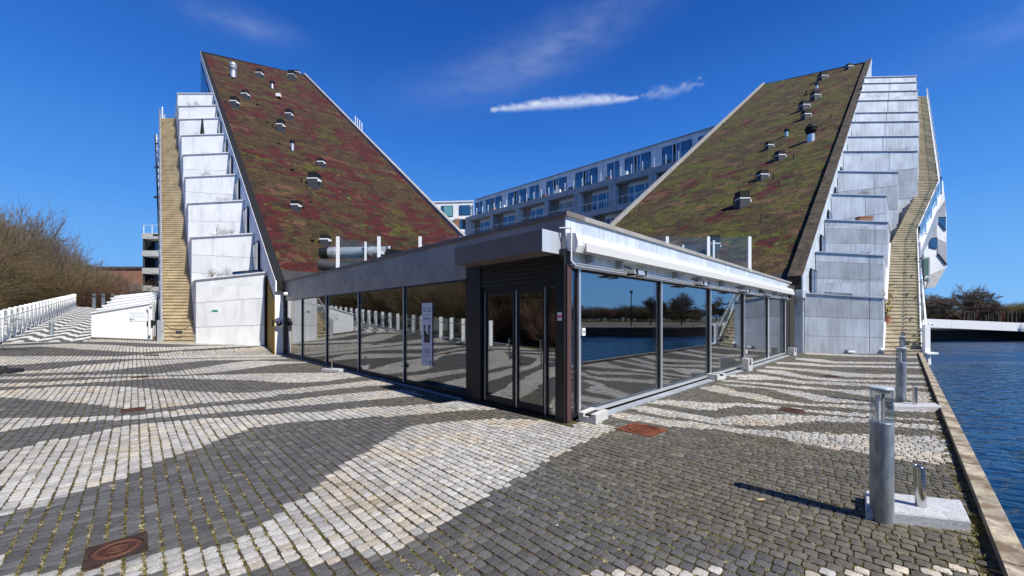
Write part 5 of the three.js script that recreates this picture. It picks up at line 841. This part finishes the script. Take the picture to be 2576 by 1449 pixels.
// ------------------------------------------------------------------ bollard lamps, steel pins on granite slabs
{
  const bl = thing('bollard_lamp', 'tall galvanised bollard lamp with glass head nearest the camera', 'bollard lamp', [2.93, 0, 3.05], 'bollard lamps along the quay');
  const lathe = (pts, n = 36) => new THREE.LatheGeometry(pts.map((p) => new THREE.Vector2(...p)), n).toNonIndexed();
  const uvm = (g) => scaleUv(g, .46, .8);
  lpart('post', uvm(lathe([[0, -.03], [.0725, -.03], [.0725, .775], [.068, .782], [.0, .782]])), M.galv, bl);
  lpart('glass_head', lathe([[.0705, .784], [.0705, 1.032]]), M.lampGlass, bl); lpart('cap', lathe([[0, 1.03], [.072, 1.03], [.074, 1.036], [.074, 1.048], [.07, 1.054], [0, 1.056]]), M.zinc, bl);
  lpart('reflector', lathe([[0, 1.03], [.062, 1.03], [.045, 1.012], [.018, 1.0], [0, 1.0]]), M.alu, bl);
  const inn = lpart('lamp_holder', (() => { const g = boxAt(.012, .9, 0, .05, .215, .006, .5); return g; })(), M.capGrey, bl); lpart('tube', (() => { const g = new THREE.CylinderGeometry(.016, .016, .2, 10).toNonIndexed(); g.translate(-.03, .89, .0); return g; })(), M.whitePaint, inn);
  lpart('inner_glass', lathe([[.066, .786], [.066, 1.03]]), M.lampGlass, bl);
  const pl = [['second bollard lamp from the camera, beside the far granite slab', 5.42], ['third bollard lamp from the camera along the quay', 11.36], ['farthest bollard lamp, in front of the right staircase', 17.1]];
  for (const [label, u] of pl) { const [x, D] = xd(u, -3.6); copyOf(bl, [x, 0, D], .6, label); }
  const slab = (q, h, pin, tilt, pr, ph, label, group) => {
    const t = thing('granite_slab', label, 'slab', q[0], undefined);
    const c = [0, 1, 2, 3].reduce((s, i) => add(s, q[i], .25), [0, 0, 0]), ins = (p, y, k) => { const v = mix3(p, c, k); return [v[0], p[1] + y, v[2]]; };
    part('stone', merge([solid(q.map((p) => add(p, [0, -.01, 0])), q.map((p) => add(p, [0, h - .012, 0]))), solid(q.map((p) => ins(p, h - .012, .001)), q.map((p) => ins(p, h, .03)))]), M.granite, t);
    const b = [pin[0], q[0][1] + h - .005, pin[1]], e = [pin[0] + tilt, b[1] + ph, pin[1]];
    const s = thing('steel_pin', label.replace('granite slab', 'granite slab carrying it').replace(/^.*?(?=granite)/, 'short round steel pin standing on '), 'bollard', b);
    part('tube', rod(b, e, pr, pr, 24), M.steel, s); part('rim', (() => { const g = new THREE.TorusGeometry(pr * .86, pr * .16, 8, 24).toNonIndexed(); g.rotateX(Math.PI / 2); g.translate(e[0], e[1], -e[2]); return g; })(), M.steel, s); part('inside', rod(add(e, [0, -.01, 0]), add(e, [0, .001, 0]), pr * .75, pr * .75, 20), M.darkBox, s);
    s.userData.label = group;
  };
  slab([[2.81, 0, 3.06], [3.44, 0, 2.885], [3.75, 0, 3.215], [3.12, 0, 3.4]], .08, [3.305, 3.11], -.02, .035, .325, 'pale granite slab in the right foreground, half hidden by the nearest lamp', 'shiny steel pin on the near granite slab in the right foreground');
  slab([[6.62, 0, 6.68], [7.4, 0, 6.62], [7.62, 0, 6.93], [6.88, 0, 6.98]], .075, [7.13, 6.8], -.015, .03, .31, 'granite slab lying by the second bollard lamp on the quay', 'shiny steel pin on the slab by the second bollard lamp');
  const y = height(...toUV(-5.4, 11.5)); slab([[-5.72, y, 11.55], [-5.1, y, 11.35], [-5.0, y, 11.6], [-5.6, y, 11.8]], .07, [-5.4, 11.55], 0, .025, .31, 'small granite slab in front of the left glass front', 'thin steel pin on the small slab by the left glass front');
  // leaf and scraps on the paving
  const lf = (x, D, s, mat, label) => { const [u, v] = toUV(x, D), yy = height(u, v) + .006, g = faces([[[x - s, yy, D], [x - s * .3, yy + .006, D - s * .4], [x + s * .5, yy + .012, D - s * .2], [x + s, yy + .004, D + s * .1], [x + s * .3, yy + .01, D + s * .4], [x - s * .5, yy + .006, D + s * .3]]]); const m = single('dry_leaf', label, 'leaf', g, mat, [x, yy, D]); m.position.y = yy; };
  lf(2.19, 3.37, .05, std([.55, .40, .2], .9), 'pale dry leaf on dark stones near the bollard shadow'); lf(-1.02, 3.2, .022, M.whitePaint, 'white scrap on the dark stones left of centre foreground'); lf(.35, 2.95, .016, M.whitePaint, 'tiny white scrap on the dark stones in the middle foreground');
}
// ------------------------------------------------------------------ bridge and bank at the right edge
{
  const b = thing('white_bridge', 'white sloping bridge beam crossing the water at the right edge', 'bridge', [48, 1.2, 38.5]); const seg = 6;
  for (let k = 0; k < seg; k++) { const a = lerp(34, 64, k / seg), c = lerp(34, 64, (k + 1) / seg), ya = (x) => 1.52 - (x - 41.6) * .043; part('beam', solid([[a, ya(a) - .85, 38.5], [c - .03, ya(c) - .85, 38.5], [c - .03, ya(c) - .85, 40.2], [a, ya(a) - .85, 40.2]], [[a, ya(a), 38.5], [c - .03, ya(c), 38.5], [c - .03, ya(c), 40.2], [a, ya(a), 40.2]]), M.whitePaint, b); }
  part('pier', boxAt(36, -.6, 39.4, .8, 1.8, 1.2), M.concrete, b);
}
// ------------------------------------------------------------------ trees without leaves
function branchWork(seed, H, o) {                             // -> { trunk, crown } geometries rooted at the origin
  const r = rng(seed), big = { p: [], n: [], u: [], i: [] }, thin = { p: [], n: [], u: [], i: [] };
  const seg = (B, a, b, ra, rb, n) => {
    ra = Math.max(ra, o.rmin || 0); rb = Math.max(rb, o.rmin || 0);
    const d = b.clone().sub(a), L = d.length(); d.normalize(); const s = new THREE.Vector3(d.z, 0.01, -d.x + .01).normalize().cross(d).normalize(), q = new THREE.Vector3().crossVectors(d, s), k = B.p.length / 3;
    for (let e = 0; e < 2; e++) for (let j = 0; j < n; j++) { const t = j / n * 6.2832, nx = s.clone().multiplyScalar(Math.cos(t)).addScaledVector(q, Math.sin(t)), c = (e ? b : a).clone().addScaledVector(nx, e ? rb : ra); B.p.push(c.x, c.y, c.z); B.n.push(nx.x, nx.y, nx.z); B.u.push(j / n * 6.28 * ra, e * L); }
    for (let j = 0; j < n; j++) { const x = k + j, y = k + (j + 1) % n; B.i.push(x, y, y + n, x, y + n, x + n); }
  };
  const grow = (p, dir, len, rad, lev) => {
    const parts = lev < 2 ? 4 : 3; let a = p.clone(), d = dir.clone();
    for (let k = 0; k < parts; k++) {
      d.add(new THREE.Vector3(r() - .5, (r() - .35) * o.lift, r() - .5).multiplyScalar(o.bend)).normalize(); const b = a.clone().addScaledVector(d, len / parts), ra = rad * (1 - k / parts * .55), rb = rad * (1 - (k + 1) / parts * .55);
      seg(lev === 0 ? big : thin, a, b, ra, lev >= o.levels ? rb * .6 : rb, lev === 0 ? 8 : lev < 2 ? 5 : 3); a = b;
      if (lev < o.levels && (lev > 0 || k >= o.first)) {
        const m = lev === 0 ? o.kids0 : o.kids; const n = m + (r() < .5 ? 1 : 0);
        for (let c = 0; c < n; c++) { const th = r() * 6.2832, sp = o.spread * (.6 + .7 * r()), e = d.clone().multiplyScalar(Math.cos(sp)), s = new THREE.Vector3(Math.cos(th), .1, Math.sin(th)); s.addScaledVector(d, -s.dot(d)).normalize(); e.addScaledVector(s, Math.sin(sp)).normalize(); grow(a, e, len * (lev === 0 ? o.ratio0 : o.ratio) * (.7 + .5 * r()), rb * .62, lev + 1); }
      }
    }
  };
  const stems = o.stems || 1;
  for (let k = 0; k < stems; k++) { const th = r() * 6.28, sp = stems > 1 ? .15 + .45 * r() : .03; grow(new THREE.Vector3((r() - .5) * .25 * (stems - 1), -.1, (r() - .5) * .25 * (stems - 1)), new THREE.Vector3(Math.cos(th) * Math.sin(sp), Math.cos(sp), Math.sin(th) * Math.sin(sp)), H * o.trunk * (.8 + .4 * r()), H * o.girth, 0); }
  const mk = (B) => { const g = new THREE.BufferGeometry(); g.setAttribute('position', new THREE.Float32BufferAttribute(B.p, 3)); g.setAttribute('normal', new THREE.Float32BufferAttribute(B.n, 3)); g.setAttribute('uv', new THREE.Float32BufferAttribute(B.u, 2)); g.setIndex(B.i); return g; };
  return { trunk: mk(big), crown: mk(thin) };
}
const broad = { lift: .35, bend: .32, levels: 4, first: 1, kids0: 2, kids: 1, spread: .85, ratio0: .62, ratio: .62, trunk: .62, girth: .021 };
const broadFar = { ...broad, rmin: .021, kids: 2, girth: .026 };
const bushy = { lift: 1.0, bend: .24, levels: 3, first: 0, kids0: 2, kids: 2, spread: .55, ratio0: .5, ratio: .6, trunk: .72, girth: .008, stems: 7, rmin: .006 };
const slim = { lift: .8, bend: .2, levels: 3, first: 1, kids0: 2, kids: 1, spread: .5, ratio0: .36, ratio: .6, trunk: .9, girth: .017, stems: 2, rmin: .006 };
function tree(seed, H, o, label, [x, y, D], mats, name = 'bare_tree', cat = 'tree') {
  const w = branchWork(seed, H, o); w.crown.computeBoundingBox(); const kf = H / w.crown.boundingBox.max.y; w.crown.scale(kf, kf, kf); w.trunk.scale(kf, kf, kf); const t = thing(name, label, cat, [x, y, D]); lpart('trunk', w.trunk, mats[0], t); lpart('crown', w.crown, mats[1], t); return t;
}
tree(3, 5.6, broadFar, 'broad bare tree behind the bridge near the right edge', [60.3, .5, 49.5], [M.barkDark, M.twigGrey]);
tree(8, 4.4, broadFar, 'smaller bare tree left of the broad one behind the bridge', [53.5, .5, 49.5], [M.barkDark, M.twigGrey]);
tree(21, 4.2, broadFar, 'bare tree partly hidden by the foot of the right staircase', [49.5, .5, 45.2], [M.barkDark, M.twigGrey]);
tree(5, 3.3, { ...bushy, rmin: .02 }, 'pale round bush like tree cut off by the right edge', [64.5, .5, 48], [M.bark, M.twigOlive]);
tree(12, 5.2, broadFar, 'round bare tree across the water, mirrored in the right glass front', [55.4, .6, 30.5], [M.barkDark, M.twigGrey]);
tree(13, 4.6, broadFar, 'loose bare tree across the water, mirrored left of the round one', [55.3, .6, 25.6], [M.barkDark, M.twigGrey]);
tree(14, 4.4, broadFar, 'bare tree across the water, mirrored right of the round one', [55.6, .6, 36], [M.barkDark, M.twigOlive]);
tree(31, 12.2, { ...broad, rmin: .012, kids: 2 }, 'tall bare tree rising above the thicket at the left edge', [-43.2, -.1, 28.0], [M.barkDark, M.twigGrey]);
tree(33, 9.5, broad, 'bare tree in front of the red brick house', [-51.5, 0, 52], [M.bark, M.twigTan]);
tree(35, 9.0, broad, 'bare tree with stout trunk on the grass left of the plaza', [-22, -.05, 5.6], [M.bark, M.twigTan]);
tree(36, 5.2, slim, 'thin bare tree at the foot of the grey balcony stack', [-44.3, .3, 47.5], [M.bark, M.twigTan]);
// thickets and woods that read as one mass
function mass(name, label, list, kinds, cat) {
  const g = new THREE.Group(); g.name = numbered(name); g.userData = { kind: 'stuff', label, category: cat }; scene.add(g); const o = new THREE.Object3D();
  kinds.forEach((k, i) => { const l = list.filter((p) => p.k % kinds.length === i); for (const key of ['trunk', 'crown']) { const im = new THREE.InstancedMesh(k.w[key], key === 'trunk' ? k.m[0] : k.m[1], l.length); im.name = key; im.userData.kind = 'stuff'; l.forEach((p, j) => { o.position.set(p.x, p.y, -p.D); o.rotation.set(0, p.a, 0); o.scale.set(p.s * p.f, p.s, p.s * p.f); o.updateMatrix(); im.setMatrixAt(j, o.matrix); const b = .7 + .6 * hash(j, i, 8); im.setColorAt(j, C(b, b, b)); }); shade(im); g.add(im); } });
}
{
  const kinds = [[51, 4, bushy, M.bark, M.twigTan], [52, 4, bushy, M.barkDark, M.twigTan], [53, 4, slim, M.barkDark, M.twigGrey], [54, 4, bushy, M.bark, M.twigOlive], [55, 4, slim, M.bark, M.twigTan], [56, 4, bushy, M.barkDark, M.twigRed]].map(([s, h, o, a, b]) => { const w = branchWork(s, h, o); w.crown.computeBoundingBox(); console.log('kind', s, w.crown.boundingBox.max.y.toFixed(2), w.crown.index.count / 3); return { w, m: [a, b], h: w.crown.boundingBox.max.y }; });
  const r = rng(66), l = []; let k = 0;
  // along the outside of the left path: low in front, tall behind, sinking with distance
  for (let i = 0; i < 380; i++) { const v = -6 + 66 * r(), row = r(), u = -10.6 - row * 13, [x, D] = xd(u, v), tall = (1.0 + .9 * row) * (v > 34 ? lerp(1, .62, (v - 34) / 26) : 1) * (v < 10 ? 1.15 : 1); if (v < 9 && u > -17) continue; if (x > -1.45 * D - 1) continue; const cap = x > -1.4 * D - 11 && D > 1 ? (1.2 + .25 * D) / 4.6 : 9; l.push({ x, y: -.1 + (u > -13 ? hb(Math.max(v, 9)) * .3 : 0), D, a: r() * 6.3, s: Math.min(cap, tall * (.72 + .5 * r())), f: .9 + .4 * r(), k: k++ }); }
  for (let i = 0; i < 130; i++) { const v = 4 + 42 * r(), [x, D] = xd(-20 - 9 * r(), v); if (x > -1.45 * D - 12) continue; l.push({ x, y: -.1, D, a: r() * 6.3, s: (v > 30 ? 1.6 : 2.05) * (.75 + .4 * r()), f: .8, k: r() < .6 ? 2 : 4 }); }
  // the bank beyond the path, seen over the fence: tall grey trees behind, dense brown shrubs in front, falling away to the right
  const top = [[-160, 500], [0, 532], [60, 575], [130, 622], [190, 660], [245, 680], [275, 715]], line = (x) => { for (let i = 0; i < top.length - 1; i++) if (x < top[i + 1][0]) return lerp(top[i][1], top[i + 1][1], (x - top[i][0]) / (top[i + 1][0] - top[i][0])); return 690; };
  for (let i = 0; i < 430; i++) {
    const back = i % 5 < 2, px = -150 + (back ? 396 : 335) * r(), D = back ? 47 + 14 * r() : 39.5 + 9 * r(), x = (px - 1288) / 968 * D; if (x > -33 - (D - 37) * .9 && px > 262) continue;
    const full = 1.6 + (800 - line(px)) / 968 * D + .6, h = back ? full * (.72 + .36 * r()) : Math.min(full * .8, lerp(9.2, 7.0, clamp(px / 250, 0, 1))) * (.55 + .5 * r());
    const kk = back ? [2, 4, 2, 1][i % 4] : [0, 1, 3, 5, 0, 3][i % 6]; l.push({ x, y: -.1, D, a: r() * 6.3, s: h / kinds[kk].h, f: back ? .75 : 1.15, k: kk });
  }
  mass('bare_thicket', 'dense brown leafless thicket rising behind the left glass fence', l, kinds, 'thicket');
  const far = []; for (let i = 0; i < 420; i++) { const t = r(), a = lerp(-.55, 2.35, t), R0 = 88 + 45 * r() * r(), x = 10 + Math.sin(a + .35) * R0, D = -2 + Math.cos(a + .35) * R0; if (x < 30 && D > 20) continue; far.push({ x, y: .8, D, a: r() * 6.3, s: (x < 90 && D > 30 ? .3 : .6) + .5 * r() * r(), f: 1.7 + .8 * r(), k: k++ }); }
  mass('far_wood', 'distant brown belt of bare woods and hedges beyond the water', far, kinds, 'wood');
  const bh = []; for (let i = 0; i < 150; i++) { const a = 2.2 + 2.6 * r(), R0 = 60 + 40 * r(), x = Math.sin(a) * R0, D = Math.cos(a) * R0; bh.push({ x, y: -.1, D, a: r() * 6.3, s: 1.2 + 1 * r(), f: 1.2, k: k++ }); }
  mass('far_wood', 'bare woods behind the camera on the near shore', bh, kinds, 'wood');
  const hd = []; for (let i = 0; i < 90; i++) { const t = r(); hd.push({ x: lerp(44, 78, t), y: .4, D: 53 + 4 * r(), a: r() * 6.3, s: .28 + .22 * r(), f: 2.2, k: 5 }); }
  mass('hedge', 'brown hedge on the bank behind the white bridge', hd, kinds, 'hedge');
  // grass and road left of the plaza, seen mirrored in the entrance doors
  const gg = (pts, y, m, n) => struct(n, faces([pts.map(([x, D]) => [x, y, D])]), m); gg([[-16.5, 11.5], [-36, 9], [-60, -10], [-30, -30], [-12, -8]], -.04, M.grass, 'lawn'); gg([[-17, 9.0], [-60, 3], [-60, -.5], [-16, 6.2]], -.03, M.capGrey, 'footpath');
}
// dark row of piles behind the bridge
{
  const r = rng(17), proto = thing('timber_pile', 'tallest dark timber pile at the left end of the row behind the bridge', 'pile', [55.6, .4, 47.4], 'dark timber piles behind the bridge'); const g = new THREE.CylinderGeometry(.12, .14, 1.9, 8); lpart('shaft', g.translate(0, .95, 0), std([.035, .03, .025], .9), proto);
  proto.scale.y = 1.25;
  for (let k = 0; k < 26; k++) { const c = copyOf(proto, [56.2 + k * .33 + r() * .1, .4, 47.3 + r() * 1.6], r() * 3, 'one of the dark timber piles standing close together behind the bridge'); c.scale.set(.8 + r() * .4, .75 + r() * .4, 1); }
  const lp = thing('street_lamp', 'single black lamp post across the water, mirrored in the right glass front', 'street lamp', [50.2, .4, 21.2]); part('pole', rod([50.2, .4, 21.2], [50.2, 5.3, 21.2], .09, .06, 10), M.darkBox, lp); part('lamp_head', merge([boxAt(50.3, 5.4, 21.2, .5, .22, .3), boxAt(50.05, 5.1, 21.2, .3, .18, .2)]), M.darkBox, lp);
}
// ------------------------------------------------------------------ shrubs on the terraces, plant in a pot
{
  const tiny = { lift: .35, bend: .5, levels: 3, first: 0, kids0: 2, kids: 1, spread: .8, ratio0: .6, ratio: .62, trunk: .5, girth: .016, stems: 4 };
  const put = (seed, h, x, y, D, label, m, o = tiny) => tree(seed, h, o, label, [x, y, D], [M.bark, m], 'shrub', 'shrub');
  const Lp = (k, f) => { const b = blocksL[k], a = at(wingL, b[0], -.3, 0); return [a[0] - 3.3 * f, b[1] - b[2] * f - .05, a[2] + .35]; };
  put(61, .95, ...Lp(1, .55), 'leafless shrub on the second white terrace block from the ground', M.twigGrey); put(62, .8, ...Lp(0, .78), 'thin leafless shrub on the lowest white terrace block, at its left', M.twigGrey); put(63, .6, ...Lp(0, .35), 'dry tan shrub on the lowest white terrace block, beside its glass guard', M.twigTan);
  put(64, .75, ...Lp(2, .52), 'leafless shrub on the third white terrace block from the ground', M.twigGrey); put(65, .8, ...Lp(3, .7), 'leafless shrub on the fourth white terrace block from the ground', M.twigGrey); put(66, .5, ...Lp(4, .62), 'small shrub on the fifth white terrace block from the ground', M.twigDark); put(67, .45, ...Lp(5, .72), 'low shrub on the sixth white terrace block from the ground', M.twigDark); put(68, .8, ...Lp(7, .62), 'shrub on the eighth white terrace block, below the top one', M.twigDark);
  const cone = thing('parasol', 'closed dark parasol on the sixth white terrace block', 'parasol', Lp(5, .5)); { const p = Lp(5, .62); part('canopy', rod([p[0], p[1] + .3, p[2]], [p[0], p[1] + 1.5, p[2]], .14, .05, 12), M.darkBox, cone); part('pole', rod([p[0], p[1] - .1, p[2]], [p[0], p[1] + 1.55, p[2]], .02, .02, 6), M.alu, cone); }
  const g0 = Lp(0, .8), g1 = Lp(0, .1), gd = thing('glass_guard', 'dark glass guard on top of the lowest white block', 'glass guard', [g0[0], g0[1], g0[2]]); part('pane', bar([g0[0] + .4, g0[1] + .22, g0[2] + .5], [g1[0] - .2, g1[1] + .12, g1[2] + .5], .02, .42), M.glassBlue, gd); part('rail', bar([g0[0] + .4, g0[1] + .44, g0[2] + .5], [g1[0] - .2, g1[1] + .34, g1[2] + .5], .05, .04), M.darkBox, gd);
  const Rp = (k, f) => { const b = blocksR[k], a = at(wingR, b[0], -.42, 0); return [a[0] + b[3] * f, b[1] - b[2] * f - .05, a[2] + .35]; };
  put(71, .55, ...Rp(1, .8), 'dark low shrub on the second grey terrace from the ground', M.twigDark); put(72, .8, ...Rp(3, .8), 'reddish bare shrub on the fourth grey terrace, at its right', M.twigRed); put(73, .6, ...Rp(3, .5), 'small reddish bare shrub on the fourth grey terrace, at its middle', M.twigRed); put(74, 1.0, ...Rp(5, .88), 'large reddish bare shrub on the sixth grey terrace, at its right', M.twigRed); put(75, .5, ...Rp(4, .82), 'low brown shrub on the fifth grey terrace', M.twigRed); put(76, .45, ...Rp(7, .92), 'tiny dark shrub high on the eighth grey terrace', M.twigDark); put(77, .35, ...Rp(0, .52), 'thin dry stalks on the lowest grey block', M.twigGrey);
  const rg = Rp(0, .45), rh = Rp(0, .85), gr = thing('glass_guard', 'dark louvred guard on top of the lowest grey block', 'guard', rg); part('slats', merge([0, 1, 2].map((k) => bar([rg[0], rg[1] + .06 + k * .06, rg[2] + .3], [rh[0], rh[1] + .08 + k * .06, rh[2] + .3], .02, .035))), M.rubber, gr); part('frame', bar([rg[0], rg[1] + .24, rg[2] + .3], [rh[0], rh[1] + .26, rh[2] + .3], .04, .03), M.darkBox, gr);
  // yellow leaved plant
  const bx = 17.98, by = 1.33, bd = 18.5, pp = thing('potted_plant', 'yellow leaved plant in a terracotta pot at the edge of the right stairs', 'potted plant', [bx, by, bd]);
  part('pot', rod([bx, by, bd], [bx, by + .34, bd], .12, .17, 16), M.terracotta, pp); part('pot_rim', rod([bx, by + .32, bd], [bx, by + .39, bd], .185, .185, 16), M.terracotta, pp); const r = rng(3), lf = []; const st = [];
  for (let k = 0; k < 9; k++) { const a = r() * 6.3, h = .7 + .95 * r(), s = .1 + .16 * r(); st.push(rod([bx, by + .3, bd], [bx + Math.cos(a) * s, by + .3 + h, bd + Math.sin(a) * s], .012, .006, 5)); for (let j = 0; j < 26; j++) { const f = .25 + .75 * r(), p = [bx + Math.cos(a) * s * f + (r() - .5) * .3 * (1.2 - f * .7), by + .3 + h * f + (r() - .5) * .1, bd + Math.sin(a) * s * f + (r() - .5) * .3], e = .055 + .035 * r(); const d = [r() - .5, r() - .5, r() - .5], q = [r() - .5, r() - .5, r() - .5]; lf.push([add(p, d, e * 2), add(p, q, e), add(p, d, -e * 2), add(p, q, -e)]); } }
  part('stems', merge(st), M.bark, pp); part('foliage', faces(lf), M.leafYellow, pp);
}
renderer.render(scene, camera);
